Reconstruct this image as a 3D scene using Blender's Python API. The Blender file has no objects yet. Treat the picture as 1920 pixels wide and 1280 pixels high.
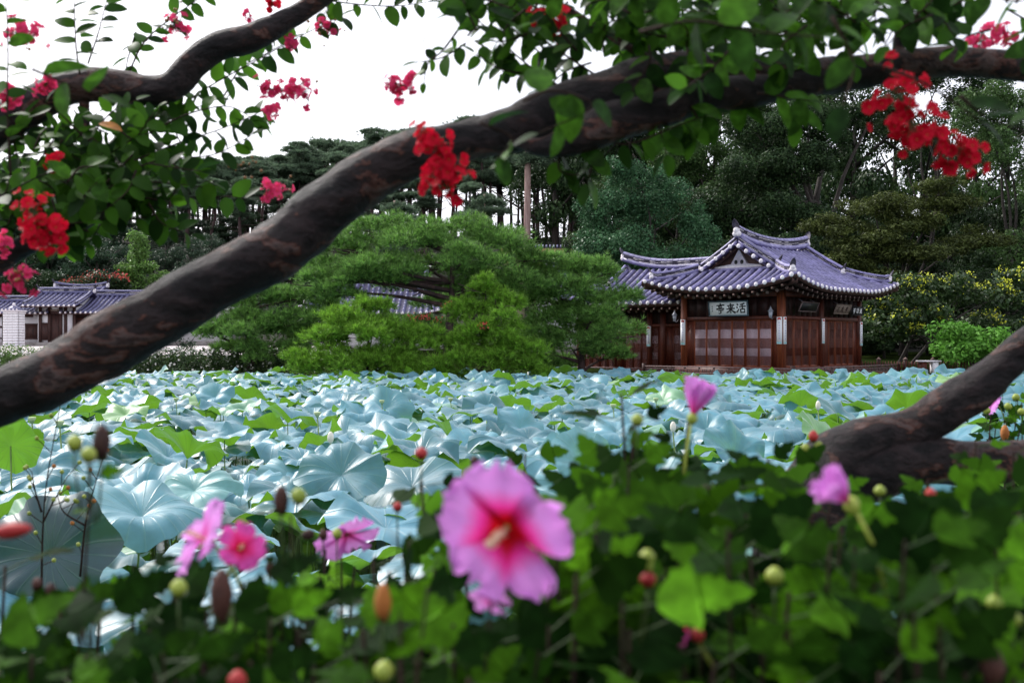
import bpy, math, random
import numpy as np
from mathutils import Vector, Matrix, Euler, noise

R = random.Random(7)
NR = np.random.default_rng(11)
PI = math.pi
rad = math.radians
scene = bpy.context.scene
COL = scene.collection

# ------------------------------------------------------------------ camera
F = 1900.0                      # focal length in photo pixels (photo 1920 wide)
CZ = 2.2                        # eye height over the pond water
cam_d = bpy.data.cameras.new("camera")
cam = bpy.data.objects.new("camera", cam_d)
COL.objects.link(cam)
cam.location = (0, 0, CZ)
cam.rotation_euler = (rad(90), 0, 0)
cam_d.sensor_width = 36.0
cam_d.lens = 36.0 * F / 1920.0
cam_d.clip_start = 0.05
cam_d.clip_end = 3000
cam_d.dof.use_dof = True
cam_d.dof.focus_distance = 15.0
cam_d.dof.aperture_fstop = 4.5
scene.camera = cam

# ------------------------------------------------------------------ world, sun, exposure
SUN_EL, SUN_AZ = 42, 46          # soft sun behind the clouds, ahead and to the left
world = bpy.data.worlds.new("World")
scene.world = world
world.use_nodes = True
wn = world.node_tree
for n in list(wn.nodes):
    wn.nodes.remove(n)
wo = wn.nodes.new("ShaderNodeOutputWorld")
wb = wn.nodes.new("ShaderNodeBackground")
ws = wn.nodes.new("ShaderNodeTexSky")
ws.sky_type = 'NISHITA'
ws.sun_disc = False
ws.sun_elevation = rad(SUN_EL)
ws.sun_rotation = rad(-SUN_AZ)
ws.dust_density = 4.0
ws.air_density = 1.0
wh = wn.nodes.new("ShaderNodeHueSaturation")      # cloud cover: the blue is mostly washed out
wh.inputs['Saturation'].default_value = 0.38
wh.inputs['Value'].default_value = 1.0
wn.links.new(ws.outputs[0], wh.inputs['Color'])
wm = wn.nodes.new("ShaderNodeMix")                # even white cloud deck over the clear-sky light
wm.data_type = 'RGBA'
wm.inputs[0].default_value = 0.62
wm.inputs[7].default_value = (5.0, 5.1, 5.7, 1)
wn.links.new(wh.outputs[0], wm.inputs[6])
wn.links.new(wm.outputs[2], wb.inputs['Color'])
wb.inputs['Strength'].default_value = 0.12
wn.links.new(wb.outputs[0], wo.inputs['Surface'])

sun_d = bpy.data.lights.new("sun", 'SUN')
sun_d.energy = 1.5
sun_d.angle = rad(12)
sun_d.color = (1.0, 0.96, 0.92)
sun = bpy.data.objects.new("sun", sun_d)
COL.objects.link(sun)
sd = Vector((-math.sin(rad(SUN_AZ)) * math.cos(rad(SUN_EL)), math.cos(rad(SUN_AZ)) * math.cos(rad(SUN_EL)), math.sin(rad(SUN_EL))))
sun.rotation_euler = sd.to_track_quat('Z', 'Y').to_euler()
sun.location = (0, 0, 60)

scene.view_settings.view_transform = 'Standard'
scene.view_settings.look = 'None'
scene.view_settings.exposure = 1.3
scene.view_settings.gamma = 1.0
scene.view_settings.use_curve_mapping = False
scene.render.engine = 'CYCLES'
scene.cycles.max_bounces = 6
scene.cycles.transparent_max_bounces = 8
scene.cycles.transmission_bounces = 4


# ------------------------------------------------------------------ helpers
def at(px, py, D):
    """photo pixel + distance -> world point"""
    return Vector(((px - 960) / F * D, D, CZ - (py - 640) / F * D))


def tag(o, label=None, cat=None, group=None, kind=None):
    if label: o['label'] = label
    if cat: o['category'] = cat
    if group: o['group'] = group
    if kind: o['kind'] = kind
    return o


def empty(name, loc=(0, 0, 0), rz=0.0):
    o = bpy.data.objects.new(name, None)
    o.empty_display_size = 0.2
    COL.objects.link(o)
    o.location = loc
    o.rotation_euler = (0, 0, rz)
    return o


def inst(name, mesh, parent=None, mat4=None, loc=None):
    o = bpy.data.objects.new(name, mesh)
    COL.objects.link(o)
    if parent is not None: o.parent = parent
    if mat4 is not None: o.matrix_local = mat4
    if loc is not None: o.location = loc
    return o


class MB:
    """collects vertices and faces, makes ONE mesh"""
    def __init__(s):
        s.V, s.L, s.S, s.M, s.U = [], [], [], [], []
        s.n = 0

    def add(s, V, Fc, mat=0, uv=None):
        V = np.asarray(V, dtype=np.float32).reshape(-1, 3)
        s.V.append(V)
        if isinstance(Fc, np.ndarray):
            s.L.append((Fc + s.n).ravel().astype(np.int32))
            s.S.append(np.full(len(Fc), Fc.shape[1], dtype=np.int32))
            s.M.append(np.full(len(Fc), mat, dtype=np.int32))
            flat = Fc.ravel()
        else:
            flat = np.array([i for f in Fc for i in f], dtype=np.int32)
            s.L.append(flat + s.n)
            s.S.append(np.array([len(f) for f in Fc], dtype=np.int32))
            s.M.append(np.full(len(Fc), mat, dtype=np.int32))
        s.U.append(np.zeros((len(flat), 2), np.float32) if uv is None else np.asarray(uv, np.float32)[flat])
        s.n += len(V)
        return s

    def box(s, a, b, mat=0):
        x0, y0, z0 = a; x1, y1, z1 = b
        V = [(x0, y0, z0), (x1, y0, z0), (x1, y1, z0), (x0, y1, z0), (x0, y0, z1), (x1, y0, z1), (x1, y1, z1), (x0, y1, z1)]
        Fc = [(0, 3, 2, 1), (4, 5, 6, 7), (0, 1, 5, 4), (1, 2, 6, 5), (2, 3, 7, 6), (3, 0, 4, 7)]
        return s.add(V, Fc, mat)

    def tube(s, P, rr, seg=8, mat=0, cap=True, bump=0.0, bscale=3.0, seed=0.0):
        V, Fc, uv = tube_arr(P, rr, seg, bump, bscale, seed, cap)
        return s.add(V, Fc, mat, uv)

    def mesh(s, name, mats, smooth=False):
        m = bpy.data.meshes.new(name)
        V = np.concatenate(s.V); L = np.concatenate(s.L); S = np.concatenate(s.S)
        m.vertices.add(len(V)); m.vertices.foreach_set('co', V.ravel())
        m.loops.add(len(L)); m.loops.foreach_set('vertex_index', L)
        m.polygons.add(len(S))
        st = np.zeros(len(S), np.int32); st[1:] = np.cumsum(S)[:-1]
        m.polygons.foreach_set('loop_start', st)
        m.polygons.foreach_set('loop_total', S)
        m.polygons.foreach_set('material_index', np.concatenate(s.M))
        if smooth: m.polygons.foreach_set('use_smooth', np.ones(len(S), bool))
        uvl = m.uv_layers.new(name='UVMap')
        uvl.data.foreach_set('uv', np.concatenate(s.U).ravel())
        for mt in (mats if isinstance(mats, (list, tuple)) else [mats]):
            m.materials.append(mt)
        m.update(calc_edges=True)
        m.validate()
        return m

    def build(s, name, mats, parent=None, smooth=False, loc=None):
        return inst(name, s.mesh(name, mats, smooth), parent, loc=loc)


def tube_arr(P, rr, seg=8, bump=0.0, bscale=3.0, seed=0.0, cap=True):
    P = [Vector(p) for p in P]
    n = len(P)
    if not hasattr(rr, '__len__'): rr = [rr] * n
    V, uv = [], []
    up = Vector((0.13, 0.21, 0.97))
    dist = 0
    for i, p in enumerate(P):
        t = (P[min(i + 1, n - 1)] - P[max(i - 1, 0)])
        if t.length < 1e-9: t = Vector((0, 0, 1))
        t.normalize()
        a = t.cross(up)
        if a.length < 0.05: a = t.cross(Vector((1, 0, 0)))
        a.normalize(); b = a.cross(t).normalized()
        up = b
        if i: dist += (P[i] - P[i - 1]).length
        for k in range(seg):
            th = 2 * PI * k / seg
            d = a * math.cos(th) + b * math.sin(th)
            r = rr[i]
            if bump:
                q = p + d * r
                r *= 1 + bump * (noise.noise(q * bscale + Vector((seed, 0, 0))) + 0.5 * noise.noise(q * bscale * 2.7)) + bump * 1.1 * noise.noise(q * bscale * .38 + Vector((0, seed, 0)))
            V.append(p + d * r); uv.append((k / seg, dist))
    Fc = []
    for i in range(n - 1):
        for k in range(seg):
            k2 = (k + 1) % seg
            Fc.append((i * seg + k, i * seg + k2, (i + 1) * seg + k2, (i + 1) * seg + k))
    if cap:
        Fc.append(tuple(range(seg - 1, -1, -1)))
        Fc.append(tuple((n - 1) * seg + k for k in range(seg)))
    return V, Fc, uv


def spline(pts, step=6):
    """Catmull-Rom through rows of any width"""
    A = np.array([list(p) for p in pts], float)
    A = np.vstack([2 * A[0] - A[1], A, 2 * A[-1] - A[-2]])
    out = []
    for i in range(1, len(A) - 2):
        for k in range(step):
            t = k / step
            out.append(0.5 * ((2 * A[i]) + (-A[i - 1] + A[i + 1]) * t + (2 * A[i - 1] - 5 * A[i] + 4 * A[i + 1] - A[i + 2]) * t * t
                              + (-A[i - 1] + 3 * A[i] - 3 * A[i + 1] + A[i + 2]) * t ** 3))
    out.append(A[-2])
    return np.array(out)


def frame_mat(p, xdir, nrm, s=1.0):
    """matrix whose local X follows xdir and local Z follows nrm"""
    x = Vector(xdir).normalized(); z = Vector(nrm)
    z = (z - x * z.dot(x))
    if z.length < 1e-4: z = x.orthogonal()
    z.normalize(); y = z.cross(x)
    m = Matrix((x, y, z)).transposed().to_4x4()
    m = m @ Matrix.Scale(s, 4) if not hasattr(s, '__len__') else m @ Matrix.Diagonal((*s, 1))
    m.translation = Vector(p)
    return m


def link_between(p, q, r):
    """for a unit cylinder/box along +Z (0..1)"""
    p, q = Vector(p), Vector(q)
    d = q - p
    m = d.to_track_quat('Z', 'Y').to_matrix().to_4x4() @ Matrix.Diagonal((r, r, d.length, 1))
    m.translation = p
    return m


# ------------------------------------------------------------------ materials
class NT:
    def __init__(s, name):
        s.m = bpy.data.materials.new(name)
        s.m.use_nodes = True
        s.t = s.m.node_tree
        s.t.nodes.clear()
        s.out = s.t.nodes.new('ShaderNodeOutputMaterial')

    def n(s, typ, **kw):
        nd = s.t.nodes.new(typ)
        for k, v in kw.items():
            if k in nd.inputs: nd.inputs[k].default_value = v
            else: setattr(nd, k, v)
        return nd

    def l(s, a, b):
        s.t.links.new(a, b)


def c4(c): return (*c, 1.0)


def surf_mat(name, c1, c2, scale=4.0, rough=0.7, bump=0.2, bscale=None, stretch=(1, 1, 1), spec=0.4, c3=None, detail=6, coord='Object', sheen=0.0, dist=0.02, ramp=(0.35, 0.65), ovar=0.0):
    t = NT(name)
    tc = t.n('ShaderNodeTexCoord'); mp = t.n('ShaderNodeMapping'); mp.inputs['Scale'].default_value = stretch
    t.l(tc.outputs[coord], mp.inputs[0])
    nz = t.n('ShaderNodeTexNoise', Scale=scale, Detail=detail, Roughness=0.6)
    t.l(mp.outputs[0], nz.inputs['Vector'])
    cr = t.n('ShaderNodeValToRGB')
    cr.color_ramp.elements[0].position = ramp[0]; cr.color_ramp.elements[0].color = c4(c1)
    cr.color_ramp.elements[1].position = ramp[1]; cr.color_ramp.elements[1].color = c4(c2)
    if c3:
        e = cr.color_ramp.elements.new(min(0.98, ramp[1] + 0.08)); e.color = c4(c3)
    t.l(nz.outputs['Fac'], cr.inputs[0])
    bs = t.n('ShaderNodeBsdfPrincipled', Roughness=rough)
    bs.inputs['Specular IOR Level'].default_value = spec
    if sheen: bs.inputs['Sheen Weight'].default_value = sheen
    if ovar:
        oi = t.n('ShaderNodeObjectInfo'); om = t.n('ShaderNodeMapRange'); om.inputs['To Min'].default_value = 1 - ovar; om.inputs['To Max'].default_value = 1 + ovar
        t.l(oi.outputs['Random'], om.inputs['Value'])
        st = t.n('ShaderNodeTexNoise', Scale=1.1, Detail=7.0, Roughness=0.7); t.l(tc.outputs['Object'], st.inputs['Vector'])
        sr = t.n('ShaderNodeMapRange'); sr.inputs['From Min'].default_value = .35; sr.inputs['From Max'].default_value = .6; sr.inputs['To Min'].default_value = .62; sr.inputs['To Max'].default_value = 1.05
        t.l(st.outputs['Fac'], sr.inputs['Value'])
        mu = t.n('ShaderNodeMath', operation='MULTIPLY'); t.l(om.outputs[0], mu.inputs[0]); t.l(sr.outputs[0], mu.inputs[1])
        hv = t.n('ShaderNodeHueSaturation'); t.l(mu.outputs[0], hv.inputs['Value']); t.l(cr.outputs[0], hv.inputs['Color']); t.l(hv.outputs[0], bs.inputs['Base Color'])
    else:
        t.l(cr.outputs[0], bs.inputs['Base Color'])
    if bump:
        n2 = t.n('ShaderNodeTexNoise', Scale=bscale or scale * 4, Detail=8, Roughness=0.65)
        t.l(mp.outputs[0], n2.inputs['Vector'])
        bp = t.n('ShaderNodeBump', Strength=bump, Distance=dist)
        t.l(n2.outputs['Fac'], bp.inputs['Height'])
        t.l(bp.outputs[0], bs.inputs['Normal'])
    t.l(bs.outputs[0], t.out.inputs[0])
    return t.m


def leaf_mat(name, ca, cb, trans=0.35, tcol=None, rough=0.45, spec=0.4, island=True, back=None, pw=1.0, vs=3.0, vr=(0.5, 1.5)):
    """ca..cb: range of leaf colours, picked leaf by leaf; light also passes through the blade"""
    t = NT(name)
    if island:
        g = t.n('ShaderNodeNewGeometry'); fac = g.outputs['Random Per Island']
    else:
        g = t.n('ShaderNodeObjectInfo'); fac = g.outputs['Random']
    mx = t.n('ShaderNodeMix', data_type='RGBA')
    pwn = t.n('ShaderNodeMath', operation='POWER'); pwn.inputs[1].default_value = pw
    t.l(fac, pwn.inputs[0]); t.l(pwn.outputs[0], mx.inputs[0])
    mx.inputs[6].default_value = c4(ca); mx.inputs[7].default_value = c4(cb)
    tc = t.n('ShaderNodeTexCoord'); nz = t.n('ShaderNodeTexNoise', Scale=vs, Detail=4.0)
    t.l(tc.outputs['Object'], nz.inputs['Vector'])
    hv = t.n('ShaderNodeHueSaturation')
    mr = t.n('ShaderNodeMapRange'); mr.inputs['From Min'].default_value = .3; mr.inputs['From Max'].default_value = .7; mr.inputs['To Min'].default_value = vr[0]; mr.inputs['To Max'].default_value = vr[1]
    t.l(nz.outputs['Fac'], mr.inputs['Value']); t.l(mr.outputs[0], hv.inputs['Value'])
    t.l(mx.outputs[2], hv.inputs['Color'])
    col = hv.outputs[0]
    if back:
        g2 = t.n('ShaderNodeNewGeometry')
        m2 = t.n('ShaderNodeMix', data_type='RGBA')
        t.l(g2.outputs['Backfacing'], m2.inputs[0]); t.l(col, m2.inputs[6]); m2.inputs[7].default_value = c4(back)
        col = m2.outputs[2]
    bs = t.n('ShaderNodeBsdfPrincipled', Roughness=rough)
    bs.inputs['Specular IOR Level'].default_value = spec
    t.l(col, bs.inputs['Base Color'])
    tr = t.n('ShaderNodeBsdfTranslucent')
    if tcol: tr.inputs[0].default_value = c4(tcol)
    else: t.l(col, tr.inputs[0])
    ms = t.n('ShaderNodeMixShader'); ms.inputs[0].default_value = trans
    t.l(bs.outputs[0], ms.inputs[1]); t.l(tr.outputs[0], ms.inputs[2])
    t.l(ms.outputs[0], t.out.inputs[0])
    return t.m


def lotus_mat(name='lotus_blade', dark=1.0):
    t = NT(name)
    uv = t.n('ShaderNodeUVMap')
    sp = t.n('ShaderNodeSeparateXYZ'); t.l(uv.outputs[0], sp.inputs[0])       # x = angle 0..1, y = radius 0..1
    # ribs: 21 radial veins
    m1 = t.n('ShaderNodeMath', operation='MULTIPLY'); m1.inputs[1].default_value = 21
    t.l(sp.outputs[0], m1.inputs[0])
    fr = t.n('ShaderNodeMath', operation='PINGPONG'); fr.inputs[1].default_value = 0.5
    t.l(m1.outputs[0], fr.inputs[0])
    vein = t.n('ShaderNodeMapRange'); vein.inputs['From Max'].default_value = 0.09; vein.inputs['To Min'].default_value = 1; vein.inputs['To Max'].default_value = 0
    t.l(fr.outputs[0], vein.inputs['Value'])
    g = t.n('ShaderNodeNewGeometry')
    oi = t.n('ShaderNodeObjectInfo')
    ad = t.n('ShaderNodeMath', operation='ADD'); t.l(g.outputs['Random Per Island'], ad.inputs[0]); t.l(oi.outputs['Random'], ad.inputs[1])
    fc = t.n('ShaderNodeMath', operation='FRACT'); t.l(ad.outputs[0], fc.inputs[0])
    top = t.n('ShaderNodeValToRGB')
    e = top.color_ramp.elements
    e[0].position = 0.0; e[0].color = c4((0.040, 0.15, 0.20))
    e[1].position = 1.0; e[1].color = c4((0.12, 0.32, 0.41))
    x = e.new(0.85); x.color = c4((0.095, 0.28, 0.375))
    x = e.new(0.95); x.color = c4((0.17, 0.34, 0.08))
    x = e.new(0.93); x.color = c4((0.13, 0.30, 0.33))
    t.l(fc.outputs[0], top.inputs[0])
    nz = t.n('ShaderNodeTexNoise', Scale=5.0, Detail=5.0); tc = t.n('ShaderNodeTexCoord'); t.l(tc.outputs['Object'], nz.inputs['Vector'])
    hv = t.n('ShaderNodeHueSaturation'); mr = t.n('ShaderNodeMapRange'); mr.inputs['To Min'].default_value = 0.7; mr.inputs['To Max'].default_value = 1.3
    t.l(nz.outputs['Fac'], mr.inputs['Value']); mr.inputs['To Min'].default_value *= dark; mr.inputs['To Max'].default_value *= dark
    t.l(mr.outputs[0], hv.inputs['Value']); t.l(top.outputs[0], hv.inputs['Color'])
    mv = t.n('ShaderNodeMix', data_type='RGBA'); mvf = t.n('ShaderNodeMath', operation='MULTIPLY'); mvf.inputs[1].default_value = 0.14
    t.l(vein.outputs[0], mvf.inputs[0]); t.l(mvf.outputs[0], mv.inputs[0]); t.l(hv.outputs[0], mv.inputs[6]); mv.inputs[7].default_value = c4((0.25, 0.42, 0.28))
    # underside: yellow green with darker ribs
    und = t.n('ShaderNodeMix', data_type='RGBA'); t.l(vein.outputs[0], und.inputs[0])
    und.inputs[6].default_value = c4((0.17, 0.38, 0.025)); und.inputs[7].default_value = c4((0.10, 0.22, 0.03))
    mb = t.n('ShaderNodeMix', data_type='RGBA'); t.l(g.outputs['Backfacing'], mb.inputs[0])
    t.l(mv.outputs[2], mb.inputs[6]); t.l(und.outputs[2], mb.inputs[7])
    bs = t.n('ShaderNodeBsdfPrincipled', Roughness=0.40)
    bs.inputs['Specular IOR Level'].default_value = 0.5
    bs.inputs['Sheen Weight'].default_value = 0.34; bs.inputs['Sheen Roughness'].default_value = 0.35
    bs.inputs['Sheen Tint'].default_value = (0.84, 0.92, 1, 1)
    t.l(mb.outputs[2], bs.inputs['Base Color'])
    bp = t.n('ShaderNodeBump', Strength=0.5, Distance=0.004); t.l(vein.outputs[0], bp.inputs['Height']); t.l(bp.outputs[0], bs.inputs['Normal'])
    tr = t.n('ShaderNodeBsdfTranslucent'); tr.inputs[0].default_value = c4((0.22, 0.50, 0.03))
    ms = t.n('ShaderNodeMixShader')
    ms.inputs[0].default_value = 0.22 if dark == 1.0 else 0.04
    t.l(bs.outputs[0], ms.inputs[1]); t.l(tr.outputs[0], ms.inputs[2]); t.l(ms.outputs[0], t.out.inputs[0])
    return t.m


def petal_mat(name, base, rim, mid=None, pos=(0.12, 0.42, 0.75), trans=0.35):
    """uv.y runs from the petal's base to its rim"""
    t = NT(name)
    uv = t.n('ShaderNodeUVMap'); sp = t.n('ShaderNodeSeparateXYZ'); t.l(uv.outputs[0], sp.inputs[0])
    cr = t.n('ShaderNodeValToRGB'); e = cr.color_ramp.elements
    e[0].position = pos[0]; e[0].color = c4(base)
    e[1].position = pos[2]; e[1].color = c4(rim)
    if mid: x = e.new(pos[1]); x.color = c4(mid)
    nz = t.n('ShaderNodeTexNoise', Scale=40.0, Detail=3.0)
    mp = t.n('ShaderNodeMapping'); mp.inputs['Scale'].default_value = (1, 0.06, 1); t.l(uv.outputs[0], mp.inputs[0]); t.l(mp.outputs[0], nz.inputs['Vector'])
    m = t.n('ShaderNodeMath', operation='MULTIPLY_ADD'); m.inputs[1].default_value = 0.25
    t.l(nz.outputs['Fac'], m.inputs[0]); t.l(sp.outputs[1], m.inputs[2])
    sb = t.n('ShaderNodeMath', operation='SUBTRACT'); sb.inputs[1].default_value = 0.12; t.l(m.outputs[0], sb.inputs[0])
    t.l(sb.outputs[0], cr.inputs[0])
    bs = t.n('ShaderNodeBsdfPrincipled', Roughness=0.6); bs.inputs['Specular IOR Level'].default_value = 0.12
    t.l(cr.outputs[0], bs.inputs['Base Color'])
    tr = t.n('ShaderNodeBsdfTranslucent'); t.l(cr.outputs[0], tr.inputs[0])
    ms = t.n('ShaderNodeMixShader'); ms.inputs[0].default_value = trans
    t.l(bs.outputs[0], ms.inputs[1]); t.l(tr.outputs[0], ms.inputs[2]); t.l(ms.outputs[0], t.out.inputs[0])
    return t.m


M = {}
def bark_mat():
    """crape myrtle bark: dark grey brown skin peeling off in plates, rusty and pinkish wood beneath"""
    t = NT('myrtle_bark')
    tc = t.n('ShaderNodeTexCoord')
    mp = t.n('ShaderNodeMapping'); mp.inputs['Rotation'].default_value = (0, rad(32), 0); mp.inputs['Scale'].default_value = (.6, 1, 1.25)
    t.l(tc.outputs['Object'], mp.inputs[0])
    n1 = t.n('ShaderNodeTexNoise', Scale=7.0, Detail=6.0, Roughness=0.55, Distortion=0.6); t.l(mp.outputs[0], n1.inputs['Vector'])
    r1 = t.n('ShaderNodeValToRGB'); r1.color_ramp.interpolation = 'LINEAR'
    e = r1.color_ramp.elements
    e[0].position = .34; e[0].color = (0.004, 0.003, 0.004, 1)
    e[1].position = .74; e[1].color = (0.11, 0.045, 0.026, 1)
    for p, c in ((.42, (0.009, 0.006, 0.007)), (.49, (0.028, 0.018, 0.019)), (.54, (0.010, 0.006, 0.006)), (.555, (0.085, 0.030, 0.020)), (.60, (0.095, 0.065, 0.060)), (.63, (0.022, 0.013, 0.013))):
        x = e.new(p); x.color = (*c, 1)
    n2 = t.n('ShaderNodeTexNoise', Scale=26.0, Detail=8.0, Roughness=0.7); t.l(mp.outputs[0], n2.inputs['Vector'])
    mxf = t.n('ShaderNodeMath', operation='MULTIPLY_ADD'); mxf.inputs[1].default_value = .38; t.l(n2.outputs['Fac'], mxf.inputs[0]); t.l(n1.outputs['Fac'], mxf.inputs[2])
    sbf = t.n('ShaderNodeMath', operation='SUBTRACT'); sbf.inputs[1].default_value = .19; t.l(mxf.outputs[0], sbf.inputs[0]); t.l(sbf.outputs[0], r1.inputs[0])
    mr = t.n('ShaderNodeMapRange'); mr.inputs['To Min'].default_value = .2; mr.inputs['To Max'].default_value = 1.55; mr.inputs['From Min'].default_value = .3; mr.inputs['From Max'].default_value = .7
    t.l(n2.outputs['Fac'], mr.inputs['Value'])
    hv = t.n('ShaderNodeHueSaturation'); t.l(mr.outputs[0], hv.inputs['Value']); t.l(r1.outputs[0], hv.inputs['Color'])
    bs = t.n('ShaderNodeBsdfPrincipled', Roughness=0.6); bs.inputs['Specular IOR Level'].default_value = .25
    t.l(hv.outputs[0], bs.inputs['Base Color'])
    ad = t.n('ShaderNodeMath', operation='MULTIPLY_ADD'); ad.inputs[1].default_value = 1.6; t.l(n1.outputs['Fac'], ad.inputs[0]); t.l(n2.outputs['Fac'], ad.inputs[2])
    bp = t.n('ShaderNodeBump', Strength=1.0, Distance=0.02); t.l(ad.outputs[0], bp.inputs['Height']); t.l(bp.outputs[0], bs.inputs['Normal'])
    t.l(bs.outputs[0], t.out.inputs[0])
    return t.m


M['bark'] = bark_mat()
M['bark_light'] = surf_mat('myrtle_inner_bark', (0.12, 0.075, 0.065), (0.055, 0.036, 0.032), 6, 0.6, 0.4, 30)
M['twig'] = surf_mat('twig_bark', (0.016, 0.010, 0.008), (0.036, 0.022, 0.016), 12, 0.8, 0.2, spec=.1)
M['stem'] = surf_mat('green_stem', (0.022, 0.05, 0.010), (0.05, 0.085, 0.018), 12, 0.6, 0.1)
M['lotus_stalk'] = surf_mat('lotus_stalk', (0.10, 0.18, 0.04), (0.18, 0.28, 0.07), 8, 0.6, 0.2, 80)
M['pine_bark'] = surf_mat('pine_bark', (0.035, 0.022, 0.022), (0.085, 0.048, 0.045), 2.0, 0.85, 0.6, 8, (3, 3, .7))
M['pine_bark_pale'] = surf_mat('pale_red_pine_bark', (0.26, 0.16, 0.14), (0.42, 0.29, 0.26), 1.5, 0.8, 0.6, 6, (3, 3, .7))
M['trunk'] = surf_mat('dark_trunk_bark', (0.02, 0.016, 0.014), (0.05, 0.04, 0.034), 2.0, 0.85, 0.6, 8, (3, 3, .7))
M['tile'] = surf_mat('roof_tile_glazed', (0.135, 0.120, 0.275), (0.24, 0.215, 0.44), 3.5, 0.42, 0.25, 30, c3=(0.42, 0.39, 0.60), spec=0.7, ovar=.22)
M['tile_pan'] = surf_mat('roof_tile_pan', (0.03, 0.026, 0.065), (0.06, 0.05, 0.12), 5, 0.5, 0.3, 30, spec=0.4)
M['tile_dark'] = surf_mat('ridge_tile_stack', (0.03, 0.026, 0.04), (0.075, 0.065, 0.10), 9, 0.7, 0.4, 30)
M['far_tile'] = surf_mat('old_roof_tile', (0.085, 0.082, 0.17), (0.15, 0.145, 0.28), 3.0, 0.5, 0.2, 20)
M['lime'] = surf_mat('lime_plaster', (0.70, 0.64, 0.68), (0.86, 0.81, 0.84), 9, 0.8, 0.3, 30, c3=(0.90, 0.86, 0.89))
M['plaster'] = surf_mat('wall_plaster', (0.76, 0.73, 0.76), (0.86, 0.84, 0.86), 2.0, 0.85, 0.15, 20)
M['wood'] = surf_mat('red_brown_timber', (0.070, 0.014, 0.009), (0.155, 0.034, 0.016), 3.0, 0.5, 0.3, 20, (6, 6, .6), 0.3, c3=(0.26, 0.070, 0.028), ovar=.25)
M['wood_upper'] = surf_mat('eave_shade_timber', (0.014, 0.005, 0.005), (0.034, 0.010, 0.008), 3.0, 0.6, 0.3, 20, (6, 6, .6), 0.25)  # shadow under the eaves is put into this near-black timber colour
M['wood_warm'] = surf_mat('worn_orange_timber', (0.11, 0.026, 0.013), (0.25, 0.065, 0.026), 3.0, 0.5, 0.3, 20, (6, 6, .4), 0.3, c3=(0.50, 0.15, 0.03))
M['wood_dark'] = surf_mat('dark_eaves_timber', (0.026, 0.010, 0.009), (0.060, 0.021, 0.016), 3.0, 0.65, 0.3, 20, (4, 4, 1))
M['wood_grey'] = surf_mat('weathered_rail', (0.10, 0.062, 0.06), (0.21, 0.14, 0.135), 4.0, 0.6, 0.3, 20, (4, 4, 1))
M['rafter_end'] = surf_mat('rafter_end', (0.14, 0.085, 0.075), (0.24, 0.155, 0.135), 9.0, 0.7, 0.2)
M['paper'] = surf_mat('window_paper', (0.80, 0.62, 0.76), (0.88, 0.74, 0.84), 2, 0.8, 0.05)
M['paper_brown'] = surf_mat('shaded_window_paper', (0.095, 0.045, 0.04), (0.14, 0.065, 0.055), 2, 0.8, 0.05)  # same paper on the right face, its shade put into the colour
M['stone'] = surf_mat('granite', (0.22, 0.19, 0.18), (0.36, 0.32, 0.31), 5, 0.85, 0.5, 25)
M['stone_red'] = surf_mat('reddish_stone', (0.16, 0.07, 0.045), (0.27, 0.13, 0.085), 5, 0.85, 0.5, 25)
M['board_white'] = surf_mat('white_board', (0.86, 0.89, 0.92), (0.90, 0.93, 0.95), 4, 0.6, 0.0)
M['board_blue'] = surf_mat('blue_grey_frame', (0.05, 0.085, 0.11), (0.085, 0.13, 0.16), 8, 0.5, 0.1)
M['ink'] = surf_mat('black_ink', (0.006, 0.006, 0.007), (0.012, 0.012, 0.013), 8, 0.5, 0.0)
M['banner'] = surf_mat('white_strip', (0.84, 0.84, 0.87), (0.88, 0.88, 0.91), 3, 0.6, 0.0)
M['red'] = surf_mat('red_print', (0.50, 0.03, 0.03), (0.62, 0.05, 0.04), 8, 0.6, 0.0)
M['cyan'] = surf_mat('pale_cyan_print', (0.22, 0.52, 0.55), (0.30, 0.60, 0.62), 8, 0.6, 0.0)
M['blue_ink'] = surf_mat('violet_blue_print', (0.22, 0.20, 0.48), (0.30, 0.28, 0.55), 8, 0.6, 0.0)
M['brown_board'] = surf_mat('faded_brown_board', (0.22, 0.16, 0.13), (0.33, 0.25, 0.21), 6, 0.7, 0.1)
M['metal'] = surf_mat('lantern_metal', (0.20, 0.21, 0.25), (0.32, 0.33, 0.38), 9, 0.45, 0.1)
M['glass_grey'] = surf_mat('frosted_lantern_glass', (0.42, 0.43, 0.52), (0.52, 0.53, 0.62), 5, 0.25, 0.0, spec=0.6)
M['ground'] = surf_mat('grass_and_soil', (0.010, 0.017, 0.005), (0.024, 0.036, 0.009), 0.6, 0.95, 0.6, 6, c3=(0.04, 0.036, 0.022), coord='Object', dist=0.05, spec=0.0)
M['court'] = surf_mat('pale_court_soil', (0.44, 0.38, 0.38), (0.56, 0.50, 0.50), 0.8, 0.95, 0.3, 8)
M['forest_floor'] = surf_mat('pine_litter', (0.010, 0.012, 0.007), (0.024, 0.022, 0.013), 0.5, 0.95, 0.6, 5, dist=0.05)
M['needle'] = leaf_mat('pine_needles', (0.060, 0.140, 0.034), (0.19, 0.36, 0.070), 0.30, rough=0.5, spec=0.3, vs=5.5, vr=(.35, 1.9))
M['needle_bright'] = leaf_mat('young_pine_needles', (0.12, 0.26, 0.024), (0.22, 0.42, 0.045), 0.35, rough=0.5, spec=0.3, vs=6.5, vr=(.35, 1.7))
M['needle_dark'] = leaf_mat('dark_pine_needles', (0.022, 0.052, 0.030), (0.048, 0.090, 0.042), 0.25, rough=0.5, spec=0.35)
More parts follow.
